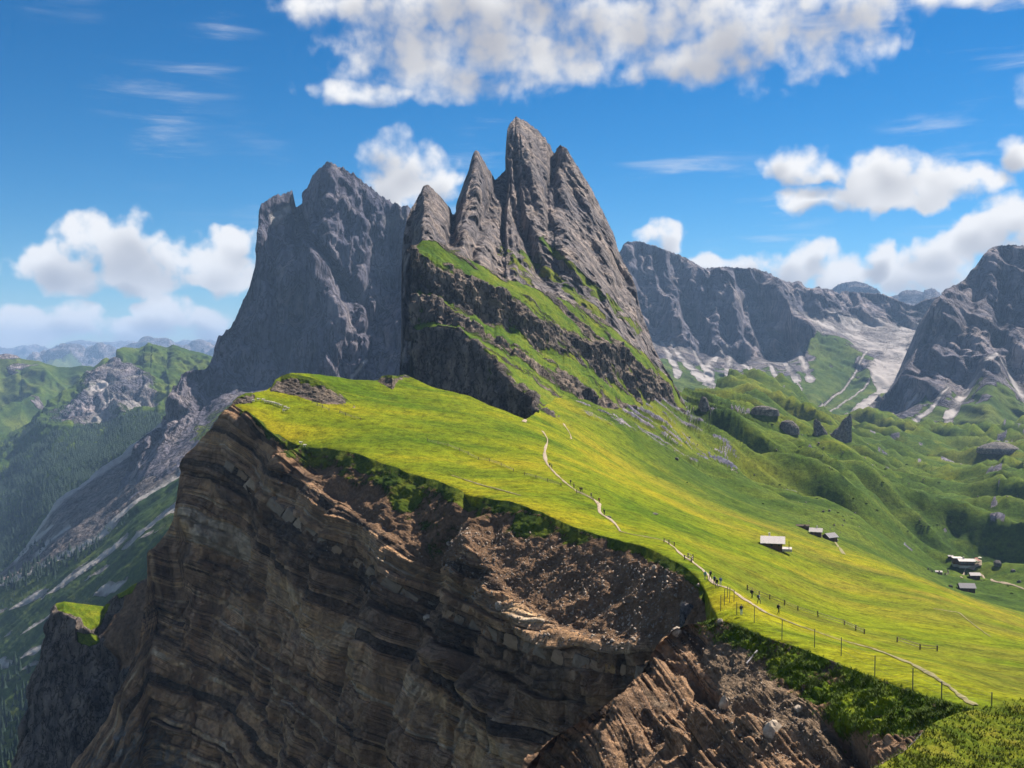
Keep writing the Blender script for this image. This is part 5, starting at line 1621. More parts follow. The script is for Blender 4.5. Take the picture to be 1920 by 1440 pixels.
for i, (src, u, v, wpx, hpx, lab) in enumerate([
        ('c', 1227, 1066, 11, 11, 'pale lone boulder on the brown scree below the meadow rim'),
        ('s', 1446, 1376, 42, 34, 'large rounded pale boulder on the near rubble spur'),
        ('s', 1356, 1322, 18, 26, 'upright grey rock in the gully of the near spur'),
        ('s', 1268, 1186, 26, 14, 'flat grey rock on the crest of the near spur'),
        ('c', 800, 1160, 16, 12, 'small pale block fallen below the marker bed'),
        ('c', 935, 1138, 16, 16, 'round boulder stuck in the earth ledge of the cliff'),
        ('c', 842, 1020, 8, 7, 'small grey stone on the green bench under the rim'),
        ('s', 1350, 1165, 14, 8, 'small stone at the edge of the grassy crest'),
        ('s', 1500, 1330, 22, 12, 'low stone half buried in the brown rubble'),
        ('m', 1869, 1059, 17, 11, 'big dark boulder on the grass right of the inn'),
        ('m', 1899, 1071, 9, 6, 'dark boulder downhill of the big one by the inn'),
        ('m', 1910, 1091, 8, 5, 'dark boulder just above the gravel road'),
        ('m', 1782, 1101, 8, 6, 'dark round boulder beside the barn'),
        ('m', 1268, 862, 10, 7, 'dark boulder on the shaded apron below the ledges'),
        ('m', 1140, 970, 13, 4, 'flat dark stone in the meadow by the winding path'),
        ('m', 1227, 964, 14, 4, 'flat dark stone on the open meadow right of the winding path')]):
    g = surf(cliff_P, 0, 0, u, v) if src == 'c' else surf(spur_P, 0, 0, u, v) if src == 's' else drape(u, v)
    k = g.y / F
    me = rock_mesh('boulder', 20 + i, 1.0, (wpx * k / 2, wpx * k / 2.2, hpx * k / 1.7))
    o = obj('boulder', me, M_crag if src == 'm' else M_boulder, label=lab, cat='boulder')
    o.location = g + Vector((0, -0.1 * wpx * k, hpx * k * 0.15))
    o.rotation_euler = (0, 0, i * 1.3)


def crag(px_outline, label, depth_k=0.55, name='rock_pinnacle', on=None):
    """free-standing rock: the outline at its foot's distance, given a rounded body behind and in front"""
    us_ = [p[0] for p in px_outline]
    vs_ = [p[1] for p in px_outline]
    foot = on if on is not None else drape((min(us_) + max(us_)) / 2, max(vs_))
    d = foot.y
    k = d / F
    cu = (min(us_) + max(us_)) / 2
    n, m = 34, 30
    v0, v1 = min(vs_), max(vs_)
    rows = []
    for i in range(n):
        t = i / (n - 1)
        vv = v0 + (v1 - v0) * t
        xs = []
        for a, b in zip(px_outline, px_outline[1:] + px_outline[:1]):
            if (a[1] - vv) * (b[1] - vv) <= 0 and a[1] != b[1]:
                xs.append(a[0] + (vv - a[1]) / (b[1] - a[1]) * (b[0] - a[0]))
        lo, hi = (min(xs), max(xs)) if xs else (cu, cu)
        if t > 0.55:
            lo, hi = min(lo, lo0), max(hi, hi0)
        lo0, hi0 = lo, hi
        ph = np.linspace(0, 2 * math.pi, m, endpoint=False)
        c, w = ((lo + hi) / 2 - cu) * k, (hi - lo) / 2 * k
        rows.append(np.stack([c + w * np.cos(ph), w * depth_k * np.sin(ph), np.full(m, (v1 - vv) * k)], -1))
    P = np.array(rows)
    W = P + np.array(foot)
    amp = (v1 - v0) * k * 0.07
    nn = np.stack([np.broadcast_to(np.cos(ph), (n, m)), np.broadcast_to(np.sin(ph), (n, m)), np.zeros((n, m))], -1)
    P = P + nn * ((ridged(stretch(W, (0.3, 0, 1), 2.5) / (amp * 5), 4) - 0.6) * amp * 2.0)[..., None]
    P[-4:, :, 2] -= np.array([0.5, 2.0, 4.0, 7.0])[:, None]
    v = P.reshape(-1, 3)
    idx = np.arange(n * m).reshape(n, m)
    a, b = idx[:-1], idx[1:]
    f = np.stack([a, b, np.roll(b, -1, 1), np.roll(a, -1, 1)], -1).reshape(-1, 4)
    me = poly_mesh(name, v, f)
    o = obj(name, me, M_crag, label=label, cat='rock')
    o.location = foot
    return o


crag([(1556, 813), (1571, 800), (1585, 783), (1594, 775), (1596, 790), (1595, 822), (1578, 823), (1562, 820)], 'leaning fin-shaped rock pinnacle standing alone on the pasture')
crag([(1526, 788), (1530, 785), (1536, 790), (1548, 808), (1552, 813), (1526, 812)], 'smaller dark rock tooth beside the fin-shaped pinnacle')
crag([(1460, 803), (1465, 791), (1475, 787), (1486, 789), (1494, 797), (1499, 803)], 'broad rounded crag on the rolling pasture', 0.8, 'rock_knoll')
crag([(1310, 764), (1313, 748), (1317, 742), (1324, 746), (1329, 757), (1331, 765)], 'dark crag at the foot of the green ledges', 0.8, 'rock_knoll')
crag([(1408, 768), (1414, 763), (1428, 760), (1442, 762), (1454, 766), (1462, 768)], 'long low rock band on the green hump', 0.5, 'rock_knoll')
crag([(1832, 841), (1848, 833), (1866, 828), (1888, 830), (1902, 836), (1910, 841)], 'pale rocky hump on the far pasture under the bald mountain', 0.8, 'rock_knoll')
crag([(1274, 1152), (1277, 1134), (1284, 1128), (1290, 1131), (1297, 1133), (1303, 1140), (1302, 1153)], 'grey split rock at the col between meadow and spur', 0.7, 'rock_knoll', on=surf(cliff_P, 0, 0, 1288, 1153))


# ------------------------------------------------------------------ marker bed: a course of pale blocks in the layered cliff
M_block = [plain_mat('block_' + n, c, 0.95, 0.3, 0.9) for n, c in (('tan', (0.30, 0.20, 0.125)), ('grey', (0.23, 0.172, 0.122)), ('ochre', (0.36, 0.215, 0.095)), ('pale', (0.34, 0.25, 0.175)))]


def block_mesh(seed):
    rr = np.random.default_rng(seed)
    n = 6
    v, f = [], []
    lin = np.linspace(-0.5, 0.5, n)
    faces = []
    pts = {}

    def vid(p):
        key = tuple(np.round(p, 4))
        if key not in pts:
            pts[key] = len(v)
            v.append(p)
        return pts[key]
    for ax in range(3):
        for s_ in (-0.5, 0.5):
            for i in range(n - 1):
                for j in range(n - 1):
                    q = []
                    for (a, b) in ((i, j), (i + 1, j), (i + 1, j + 1), (i, j + 1)):
                        p = [0, 0, 0]
                        p[ax] = s_
                        p[(ax + 1) % 3] = lin[a]
                        p[(ax + 2) % 3] = lin[b]
                        q.append(vid(p))
                    faces.append(q if s_ > 0 else q[::-1])
    V = np.array(v)
    r = np.linalg.norm(V, axis=1)[:, None]
    V = V * (1 - 0.22 * np.clip(r - 0.6, 0, 1))            # worn corners
    V = V + np.stack([fbm(V * 2.2 + seed * 5 + k * 9, 3) for k in range(3)], -1) * 0.09
    return poly_mesh('stone_block', V, faces)


block_meshes = [block_mesh(50 + k) for k in range(6)]
for k, me in enumerate(block_meshes):
    me.materials.append(None)
u = 418.0
cnt = 0
rb = random.Random(3)
while u < 1290:
    w = rb.uniform(14, 34) * (1.0 if u < 900 else 1.25)
    if 770 < u < 790 or rb.random() < 0.10:
        u += w * 0.7
        continue
    vb = float(ik(BAND, u + w / 2))
    slope = math.atan2(float(ik(BAND, u + w)) - float(ik(BAND, u)), w)
    g = surf(cliff_P, 0, 0, u + w / 2, vb)
    k = g.y / F
    o = bpy.data.objects.new('stone_block', block_meshes[cnt % 6])
    o.material_slots[0].link = 'OBJECT'
    o.material_slots[0].material = M_block[rb.choice([0, 0, 1, 1, 1, 2, 3])]
    o.scale = (w * k * 1.0 / math.cos(slope), 4.0, rb.uniform(15, 24) * k * (1.0 if u < 900 else 1.15))
    az = math.atan2(-0.5, 0.85)
    o.rotation_euler = (rb.uniform(-0.08, 0.08), slope + rb.uniform(-0.05, 0.05), rb.uniform(-0.2, 0.05) - 0.25)
    o.location = g + Vector((0.75, 1.35 + rb.uniform(-0.3, 0.5), 0))
    link(o, cliff)
    cnt += 1
    u += w
print('blocks', cnt)


# ------------------------------------------------------------------ loose stones on the screes (too small to pick apart)
def scatter_stones(name, P, mask, count, rmin, rmax, mat, parent, seed):
    rr = np.random.default_rng(seed)
    w = mask.reshape(-1).astype(float)
    w /= w.sum()
    ids = rr.choice(len(w), count, p=w)
    C = P.reshape(-1, 3)[ids] + rr.normal(size=(count, 3)) * 0.15
    oct_v = np.array([(1, 0, 0), (-1, 0, 0), (0, 1, 0), (0, -1, 0), (0, 0, 1), (0, 0, -1)], float)
    oct_f = np.array([(0, 2, 4), (2, 1, 4), (1, 3, 4), (3, 0, 4), (2, 0, 5), (1, 2, 5), (3, 1, 5), (0, 3, 5)])
    r = rmin * (rmax / rmin) ** (rr.random(count) ** 2.6)
    V = oct_v[None] * (r[:, None, None] * (0.6 + 0.6 * rr.random((count, 6, 1))))
    V = V + C[:, None] + rr.normal(size=(count, 6, 3)) * r[:, None, None] * 0.25
    Fc = oct_f[None] + 6 * np.arange(count)[:, None, None]
    return obj(name, tri_mesh(name, V.reshape(-1, 3), Fc.reshape(-1, 3)), mat, parent, kind='stuff', label=None)


M_pebble = plain_mat('scree_stone', (0.27, 0.215, 0.17), 0.95, 0.45, 0.25)
cu_, cv_ = to_px(cliff_P)
mk = softpoly(cu_, cv_, [(860, 985), (960, 1000), (1120, 1035), (1240, 1060), (1300, 1100), (1260, 1180), (1150, 1230), (1000, 1190), (860, 1110), (820, 1060)], 15) + 0.22 * softpoly(cu_, cv_, [(350, 870), (500, 860), (700, 960), (850, 1040), (700, 1150), (450, 900)], 20)
scatter_stones('loose_stones', cliff_P, mk, 5000, 0.08, 0.5, M_pebble, cliff, 5)
su_, sv_ = to_px(spur_P)
mk = softpoly(su_, sv_, [(1260, 1190), (1400, 1220), (1460, 1290), (1560, 1370), (1640, 1440), (1100, 1440), (1200, 1280)], 15)
scatter_stones('loose_stones', spur_P, mk, 3000, 0.05, 0.24, M_pebble, spur, 6)

vg = [drape(u_, v_) for u_, v_ in zip(rng.uniform(1250, 1915, 700), rng.uniform(770, 1000, 700))]
vp = np.array([tuple(p) for p in vg if p.y > 640 and p.y < 2100])
wv_ = sstep(fbm(vp / 90.0, 3), -0.1, 0.4) + 0.08
scatter_stones('strewn_boulders', vp[None], wv_[None], 220, 0.4, 1.6, M_crag, meadow, 12)
# fallen fence pole on the rubble
g0, g1 = surf(spur_P, 0, 0, 1400, 1245), surf(spur_P, 0, 0, 1419, 1221)
v, f = [], []
ln = (g1 - g0).length
box(v, f, (0, 0, 0), (0.22, 0.22, ln))
o = obj('fallen_pole', poly_mesh('fallen_pole', v, f), M_deck, label='grey wooden pole lying on the brown rubble below the crest', cat='pole')
o.location = (g0 + g1) / 2 + Vector((0, -0.5, 0.25))
o.rotation_euler = (g1 - g0).to_track_quat('Z', 'Y').to_euler()


# ------------------------------------------------------------------ grass tussocks near by (beyond counting)
def tufts(name, P, mask, count, h0, h1, mat, parent, seed):
    rr = np.random.default_rng(seed)
    w = np.clip(mask.reshape(-1), 0, None)
    w = w / w.sum()
    ids = rr.choice(len(w), count, p=w)
    C = P.reshape(-1, 3)[ids] + rr.normal(size=(count, 3)) * np.array([0.12, 0.12, 0.0])
    nb = 4
    h = h0 + (h1 - h0) * rr.random(count)
    V = np.zeros((count, nb, 3, 3))
    a = rr.random((count, nb)) * 2 * math.pi
    lean = 0.5 + 0.8 * rr.random((count, nb))
    wd = 0.16 + 0.1 * rr.random((count, nb))
    dx, dy = np.cos(a), np.sin(a)
    hh = h[:, None]
    V[..., 0, 0] = -dy * wd * hh; V[..., 0, 1] = dx * wd * hh
    V[..., 1, 0] = dy * wd * hh; V[..., 1, 1] = -dx * wd * hh
    V[..., 2, 0] = dx * lean * hh; V[..., 2, 1] = dy * lean * hh; V[..., 2, 2] = hh
    V += C[:, None, None]
    V[..., 0:2, 2] -= 0.05
    n = count * nb
    return obj(name, tri_mesh(name, V.reshape(-1, 3), np.arange(n * 3).reshape(n, 3)), mat, parent, kind='stuff')


M_blade = plain_mat('tussock_blades', (0.12, 0.14, 0.016), 0.8, 0.5, 0.6)
M_blade_dark = plain_mat('steep_turf_blades', (0.095, 0.14, 0.010), 0.8, 0.5, 0.35)
tm = 0.25 + sstep(fbm(mound_P / 1.6, 3), -0.1, 0.4)
tufts('tussocks', mound_P[:150], tm[:150], 11000, 0.06, 0.20, M_blade, mound, 8)
tufts('tussocks', spur_P, spur_turf * (0.12 + sstep(fbm(spur_P / 2.4, 3), -0.05, 0.35)), 9000, 0.12, 0.36, M_blade_dark, spur, 9)


# ------------------------------------------------------------------ fences
M_post = plain_mat('weathered_post', (0.12, 0.095, 0.075), 0.9, 0.3, 3.0)
M_rail = plain_mat('grey_rail', (0.24, 0.20, 0.16), 0.9, 0.3, 3.0)
M_steel = plain_mat('dull_steel', (0.10, 0.11, 0.11), 0.6, 0.15, 4.0, metallic=0.4)


def bar(v, f, a, b, w):
    a, b = Vector(a), Vector(b)
    d = (b - a).normalized()
    up = Vector((0, 0, 1)) if abs(d.z) < 0.9 else Vector((1, 0, 0))
    s_ = d.cross(up).normalized() * (w / 2)
    t = d.cross(s_).normalized() * (w / 2)
    k = len(v)
    for p in (a, b):
        v += [tuple(p - s_ - t), tuple(p + s_ - t), tuple(p + s_ + t), tuple(p - s_ + t)]
    f += [(k, k + 1, k + 2, k + 3), (k + 7, k + 6, k + 5, k + 4), (k, k + 4, k + 5, k + 1), (k + 1, k + 5, k + 6, k + 2), (k + 2, k + 6, k + 7, k + 3), (k + 3, k + 7, k + 4, k)]


def rail_fence(px, label, h=1.15, w=0.2, rails=(0.45, 0.9), gaps=()):
    G = [drape(*p) for p in px]
    o0 = G[0]
    e = empty('pasture_fence', tuple(o0), 0, label, 'fence')
    rf = random.Random(len(px))
    for i, g in enumerate(G):
        v, f = [], []
        p = g - o0
        hh = h * rf.uniform(0.85, 1.2)
        bar(v, f, p + Vector((0, 0, -0.4)), p + Vector((rf.uniform(-0.1, 0.1), rf.uniform(-0.1, 0.1), hh)), w)
        obj('post', poly_mesh('post', v, f), M_post, e)
    for i in range(len(G) - 1):
        if i in gaps:
            continue
        for r_ in rails:
            v, f = [], []
            n = max(1, int((G[i + 1] - G[i]).length / 4))
            last = None
            for k in range(n + 1):
                q = G[i].lerp(G[i + 1], k / n)
                q = Vector((q.x, q.y, z_at(q.x, q.y) + r_ + rf.uniform(-0.06, 0.06))) - o0
                if last is not None:
                    bar(v, f, last, q, 0.09)
                last = q
            obj('rail', poly_mesh('rail', v, f), M_rail, e)
    return e


rail_fence([(802, 828), (821, 833), (840, 837), (862, 846), (878, 853), (897, 862), (918, 866), (940, 874), (963, 884), (983, 891), (1005, 897), (1027, 904), (1052, 912), (1081, 925), (1112, 938)], 'broken wooden fence crossing the middle of the sunlit meadow', gaps=(8, 12))
rail_fence([(585, 756), (595, 761), (605, 765), (617, 770), (637, 774), (648, 779), (658, 783), (676, 788)], 'low dark fence on the plateau below the rocky scarp', gaps=(3,))
rail_fence([(1401, 1107), (1424, 1117), (1443, 1124), (1471, 1135), (1496, 1145), (1534, 1157), (1583, 1172), (1604, 1182), (1620, 1189), (1682, 1204), (1725, 1218), (1757, 1221)], 'wooden pasture fence running along the slope behind the walkers', gaps=(8,))
rail_fence([(1284, 1050), (1297, 1055), (1299, 1051), (1290, 1046)], 'little wooden stile beside the cliff path', rails=(0.5, 1.0))
rail_fence([(1245, 1017), (1254, 1021), (1264, 1024)], 'three short posts where the cliff path begins', rails=(0.8,))


def wire_fence():
    L = [(1351, 1146, 1116), (1358, 1135, 1105), (1364, 1120, 1098), (1368, 1130, 1100), (1376, 1129, 1106), (1381, 1153, 1129), (1414, 1168, 1138), (1466, 1199, 1162), (1527, 1214, 1179), (1577, 1230, 1195), (1640, 1268, 1229), (1711, 1298, 1255), (1765, 1315, 1278), (1859, 1324, 1298)]
    G = []
    for (u, vb, vt) in L:
        g = drape(u, vb)
        G.append((g, (vb - vt) / F * g.y))
    o0 = G[0][0]
    e = empty('wire_fence', tuple(o0), 0, 'row of tall thin fence posts along the grassy crest', 'fence')
    for i, (g, h) in enumerate(G):
        v, f = [], []
        p = g - o0
        bar(v, f, p + Vector((0, 0, -0.4)), p + Vector((0.05, 0.0, h)), 0.085)
        obj('post', poly_mesh('post', v, f), M_steel, e)
    for i in range(5, len(G) - 1):
        for r_ in (0.35, 0.7, 0.95):
            v, f = [], []
            bar(v, f, G[i][0] - o0 + Vector((0, 0, G[i][1] * r_)), G[i + 1][0] - o0 + Vector((0, 0, G[i + 1][1] * r_)), 0.012)
            obj('wire', poly_mesh('wire', v, f), M_steel, e)


wire_fence()
pen = [(1740, 1069), (1748, 1073), (1760, 1077), (1772, 1078), (1778, 1075), (1777, 1071)]
rail_fence(pen, 'dark low pen fence below the mountain inn', h=1.4, w=0.5, rails=(0.3, 0.7, 1.1))


# ------------------------------------------------------------------ walkers
M_skin = plain_mat('skin', (0.46, 0.27, 0.19), 0.6, 0.1)
M_hair = plain_mat('dark_hair', (0.03, 0.022, 0.018), 0.6, 0.2)
M_shoe = plain_mat('boots', (0.05, 0.04, 0.035), 0.8, 0.2)


def skin_body(pose):
    """one continuous figure grown from a skeleton; pose: swing of legs and arms"""
    sw, aw, bend = pose
    J = {}
    J['pel'] = (0, 0, 0.95); J['wai'] = (0, 0.0, 1.12); J['che'] = (0, -0.02 - bend * 0.05, 1.34); J['nec'] = (0, -0.03 - bend * 0.08, 1.50); J['hea'] = (0, -0.05 - bend * 0.1, 1.63); J['top'] = (0, -0.05 - bend * 0.1, 1.74)
    for s_, n in ((-1, 'l'), (1, 'r')):
        k = s_ * sw
        J[n + 'hip'] = (s_ * 0.09, 0, 0.90); J[n + 'kne'] = (s_ * 0.10, -0.20 * k - 0.03, 0.50); J[n + 'ank'] = (s_ * 0.10, -0.30 * k + 0.08 * abs(k), 0.09); J[n + 'toe'] = (s_ * 0.11, -0.30 * k - 0.16 + 0.08 * abs(k), 0.04)
        J[n + 'sho'] = (s_ * 0.19, -0.02, 1.42); J[n + 'elb'] = (s_ * 0.25, 0.14 * k * aw + 0.03, 1.14); J[n + 'wri'] = (s_ * 0.25, 0.16 * k * aw - 0.12, 0.92); J[n + 'han'] = (s_ * 0.25, 0.16 * k * aw - 0.17, 0.84)
    names = list(J)
    E = [('pel', 'wai'), ('wai', 'che'), ('che', 'nec'), ('nec', 'hea'), ('hea', 'top')]
    for n in 'lr':
        E += [('pel', n + 'hip'), (n + 'hip', n + 'kne'), (n + 'kne', n + 'ank'), (n + 'ank', n + 'toe'), ('che', n + 'sho'), (n + 'sho', n + 'elb'), (n + 'elb', n + 'wri'), (n + 'wri', n + 'han')]
    rad = dict(pel=(.15, .11), wai=(.14, .10), che=(.17, .12), nec=(.055, .055), hea=(.085, .10), top=(.06, .07), hip=(.095, .095), kne=(.065, .065), ank=(.05, .05), toe=(.045, .035), sho=(.075, .075), elb=(.05, .05), wri=(.035, .035), han=(.04, .025))
    me = bpy.data.meshes.new('person_skeleton')
    me.from_pydata([J[n] for n in names], [(names.index(a), names.index(b)) for a, b in E], [])
    o = bpy.data.objects.new('person_skeleton', me)
    COL.objects.link(o)
    m = o.modifiers.new('skin', 'SKIN')
    if not me.skin_vertices:
        me.skin_vertices.new()
    for i, n in enumerate(names):
        key = n if n in rad else n[1:]
        sv = me.skin_vertices[0].data[i]
        sv.radius = rad[key]
        sv.use_root = n == 'pel'
    o.modifiers.new('sub', 'SUBSURF').levels = 1
    dg = bpy.context.evaluated_depsgraph_get()
    me2 = bpy.data.meshes.new_from_object(o.evaluated_get(dg))
    bpy.data.objects.remove(o)
    bpy.data.meshes.remove(me)
    me2.name = 'person'
    n = len(me2.polygons)
    cz = np.zeros(n * 3)
    me2.polygons.foreach_get('center', cz)
    cz = cz.reshape(-1, 3)
    idx = np.where(cz[:, 2] > 1.49, 2, np.where(cz[:, 2] > 0.98, 1, np.where(cz[:, 2] < 0.12, 4, 0)))
    idx = np.where((np.abs(cz[:, 0]) > 0.2) & (cz[:, 2] > 0.95) & (cz[:, 2] < 1.5), 1, idx)
    idx = np.where((np.abs(cz[:, 0]) > 0.19) & (cz[:, 2] < 0.93) & (cz[:, 2] > 0.7), 2, idx)
    idx = np.where((cz[:, 2] > 1.66) | ((cz[:, 2] > 1.55) & (cz[:, 1] > -0.03)), 3, idx)
    me2.polygons.foreach_set('material_index', idx.astype(np.int32))
    me2.polygons.foreach_set('use_smooth', np.ones(n, bool))
    return me2


bodies = [skin_body(p) for p in ((0.15, 0.3, 0.0), (0.9, 1.0, 0.4), (-0.9, 1.0, 0.3), (0.55, 0.7, 0.8))]
for b in bodies:
    for _ in range(5):
        b.materials.append(None)
CL = {n: plain_mat('cloth_' + n, c, 0.9, 0.12) for n, c in dict(navy=(0.025, 0.03, 0.06), black=(0.015, 0.015, 0.018), teal=(0.03, 0.24, 0.27), blue=(0.06, 0.11, 0.3), white=(0.6, 0.6, 0.62), sky=(0.33, 0.45, 0.6), grey=(0.13, 0.13, 0.14), red=(0.35, 0.05, 0.04), khaki=(0.25, 0.2, 0.13)).items()}


def pack_mesh():
    v, f = [], []
    box(v, f, (0, 0.21, 1.27), (0.30, 0.18, 0.48), taper=0.82)
    box(v, f, (0, 0.31, 1.16), (0.22, 0.06, 0.2))
    box(v, f, (-0.1, 0.06, 1.45), (0.05, 0.22, 0.04))
    box(v, f, (0.1, 0.06, 1.45), (0.05, 0.22, 0.04))
    return poly_mesh('backpack', v, f)


pack = pack_mesh()
pack.materials.append(None)
WALK = [
    (1390, 1156, 0, 'navy', 'sky', 'navy', R(160), 'person in navy top and light blue trousers standing beside the fence posts'),
    (1410, 1124.5, 1, 'black', 'black', 'black', R(120), 'person all in black leading the three below the pasture fence'),
    (1423, 1134, 2, 'white', 'navy', 'navy', R(120), 'person in white shirt with dark backpack on the worn path'),
    (1460, 1153, 1, 'grey', 'black', 'black', R(120), 'person in grey top with black backpack coming up the worn path'),
    (1322, 1089, 2, 'teal', 'grey', None, R(20), 'person in a teal top at the cliff side of the path'),
    (1332, 1088, 1, 'grey', 'black', 'navy', R(200), 'person in grey with dark trousers on the path beside the teal one'),
    (1339.5, 1098, 0, 'sky', 'black', 'black', R(190), 'person in pale blue top in the middle of the walking group'),
    (1344, 1104, 1, 'black', 'grey', 'black', R(200), 'person in black jacket at the near end of the walking group'),
    (1351, 1101, 2, 'blue', 'white', 'blue', R(170), 'person in blue jacket and pale trousers at the meadow side of the group'),
    (1031, 878, 1, 'black', 'navy', 'black', R(150), 'person in black, first of a pair below the bend of the winding path'),
    (1034.5, 880, 2, 'grey', 'black', None, R(150), 'person in grey, second of a pair below the bend of the winding path'),
    (1070, 910, 1, 'navy', 'black', 'navy', R(150), 'person in navy walking above the fence crossing of the winding path'),
    (1076, 917, 2, 'khaki', 'black', None, R(150), 'person in khaki top just behind the navy walker'),
    (1088, 924, 0, 'black', 'black', 'black', R(150), 'person in black beside a companion at the fence crossing'),
    (1091, 924.5, 2, 'navy', 'navy', None, R(150), 'person in dark blue close beside the one in black'),
    (1108.5, 935, 3, 'grey', 'black', None, R(150), 'person bending forward at the fence on the winding path'),
    (1123.5, 944.5, 1, 'red', 'black', 'black', R(150), 'person in dark red top at the sharp bend of the winding path'),
    (1133, 967, 0, 'black', 'black', 'black', R(150), 'person in black with backpack, lowest on the winding path'),
]
for (u, v, b, top, leg, bp, rz, lab) in WALK:
    g = drape(u, v)
    o = bpy.data.objects.new('person', bodies[b])
    link(o)
    for i, m in enumerate((CL[leg], CL[top], M_skin, M_hair, M_shoe)):
        o.material_slots[i].link = 'OBJECT'
        o.material_slots[i].material = m
    o.location = g + Vector((0, 0, 0.10 + g.y * 0.0003))
    o.rotation_euler = (0, 0, rz)
    o['label'] = lab
    o['category'] = 'person'
    o['group'] = 'walkers on the ridge paths'
    if bp:
        p = bpy.data.objects.new('backpack', pack)
        link(p, o)
        p.material_slots[0].link = 'OBJECT'
        p.material_slots[0].material = CL[bp]


# ------------------------------------------------------------------ sheep
def sheep_mesh():
    me = bpy.data.meshes.new('sheep_skeleton')
    J = [(0, 0.42, 0.62), (0, 0.1, 0.64), (0, -0.25, 0.62), (0, -0.48, 0.74), (0, -0.66, 0.72), (0, -0.78, 0.64)]
    E = [(0, 1), (1, 2), (2, 3), (3, 4), (4, 5)]
    rd = [(.20, .22), (.27, .27), (.23, .25), (.12, .13), (.085, .09), (.055, .055)]
    for (x, y, par) in ((-0.12, 0.36, 0), (0.12, 0.36, 0), (-0.12, -0.27, 2), (0.12, -0.27, 2)):
        k = len(J)
        J += [(x, y, 0.42), (x, y + 0.03, 0.22), (x, y, 0.0)]
        rd += [(.08, .08), (.045, .045), (.04, .04)]
        E += [(par, k), (k, k + 1), (k + 1, k + 2)]
    for s_ in (-1, 1):
        k = len(J)
        J.append((s_ * 0.17, -0.62, 0.74)); rd.append((.035, .02)); E.append((4, k))
    me.from_pydata(J, E, [])
    o = bpy.data.objects.new('sheep_skeleton', me)
    COL.objects.link(o)
    o.modifiers.new('skin', 'SKIN')
    if not me.skin_vertices:
        me.skin_vertices.new()
    for i, r_ in enumerate(rd):
        me.skin_vertices[0].data[i].radius = r_
        me.skin_vertices[0].data[i].use_root = i == 1
    o.modifiers.new('sub', 'SUBSURF').levels = 1
    me2 = bpy.data.meshes.new_from_object(o.evaluated_get(bpy.context.evaluated_depsgraph_get()))
    bpy.data.objects.remove(o)
    me2.name = 'sheep'
    me2.polygons.foreach_set('use_smooth', np.ones(len(me2.polygons), bool))
    return me2


M_wool = plain_mat('cream_wool', (0.66, 0.58, 0.47), 0.95, 0.15, 8.0)
sm = sheep_mesh()
sm.materials.append(M_wool)
for i, (u, v) in enumerate([(475, 754.5), (484, 752), (493, 753), (498, 756), (503, 756.5), (507.5, 757.5), (512, 758.5), (516.5, 760), (521, 761), (526, 763.5), (534, 766.5), (539.5, 769), (532, 772.5), (563, 834), (570, 839)]):
    if i < 13:
        g = drape(u, v)
        lab, grp = 'cream sheep in the line resting near the plateau tip', 'sheep in a line on the plateau'
    else:
        g = surf(cliff_P, 0, 0, u, v)
        lab, grp = 'one of two cream sheep grazing on the shaded grass below the rim', 'sheep below the rim'
    o = bpy.data.objects.new('sheep', sm)
    link(o)
    o.location = g + Vector((0, 0, 0.1))
    o.scale = (1.25, 1.25, 1.25)
    o.rotation_euler = (0, 0, R([70, 95, 110, 80, 60, 100, 120, 75][i % 8]))
    o['label'] = lab
    o['category'] = 'sheep'
    o['group'] = grp


# ------------------------------------------------------------------ conifers
M_needle = plain_mat('conifer_needles', (0.016, 0.034, 0.020), 0.9, 0.5, 0.4)
M_shrub = plain_mat('dwarf_pine', (0.020, 0.038, 0.012), 0.9, 0.5, 0.5)


def conifer(seed, tiers=7, k=7):
    rr = np.random.default_rng(seed)
    v, t = [], []
    for i in range(tiers):
        f0 = i / tiers
        z0, r0 = 0.08 + 0.80 * f0, 0.20 * (1 - f0) ** 0.85 + 0.012
        z1 = z0 + 0.26 * (1 - 0.4 * f0)
        b = len(v)
        v.append((rr.normal() * 0.008, rr.normal() * 0.008, min(z1, 1.0)))
        a0 = rr.random() * 6
        for j in range(2 * k):
            a = a0 + j * math.pi / k
            q = r0 * ((1.0 if j % 2 == 0 else 0.55) + rr.normal() * 0.12)
            v.append((q * math.cos(a), q * math.sin(a), z0 - (0.05 if j % 2 == 0 else 0.0) + rr.normal() * 0.012))
        for j in range(2 * k):
            t.append((b, b + 1 + j, b + 1 + (j + 1) % (2 * k)))
    b = len(v)
    for z in (0.0, 0.3):
        for j in range(4):
            v.append((0.02 * math.cos(j * 1.57), 0.02 * math.sin(j * 1.57), z))
    for j in range(4):
        a, c = b + j, b + (j + 1) % 4
        t += [(a, c, c + 4), (a, c + 4, a + 4)]
    return np.array(v), np.array(t)


def pick(P, poly, n, seed):
    pu, pv = to_px(P)
    ins = inpoly(pu, pv, poly) & (P[..., 1] > 0)
    ids = np.flatnonzero(ins.reshape(-1))
    rr = np.random.default_rng(seed)
    if len(ids) == 0:
        return np.zeros((0, 3))
    c = P.reshape(-1, 3)[rr.choice(ids, n)]
    return c + rr.normal(size=(n, 3)) * np.array([8, 8, 0])


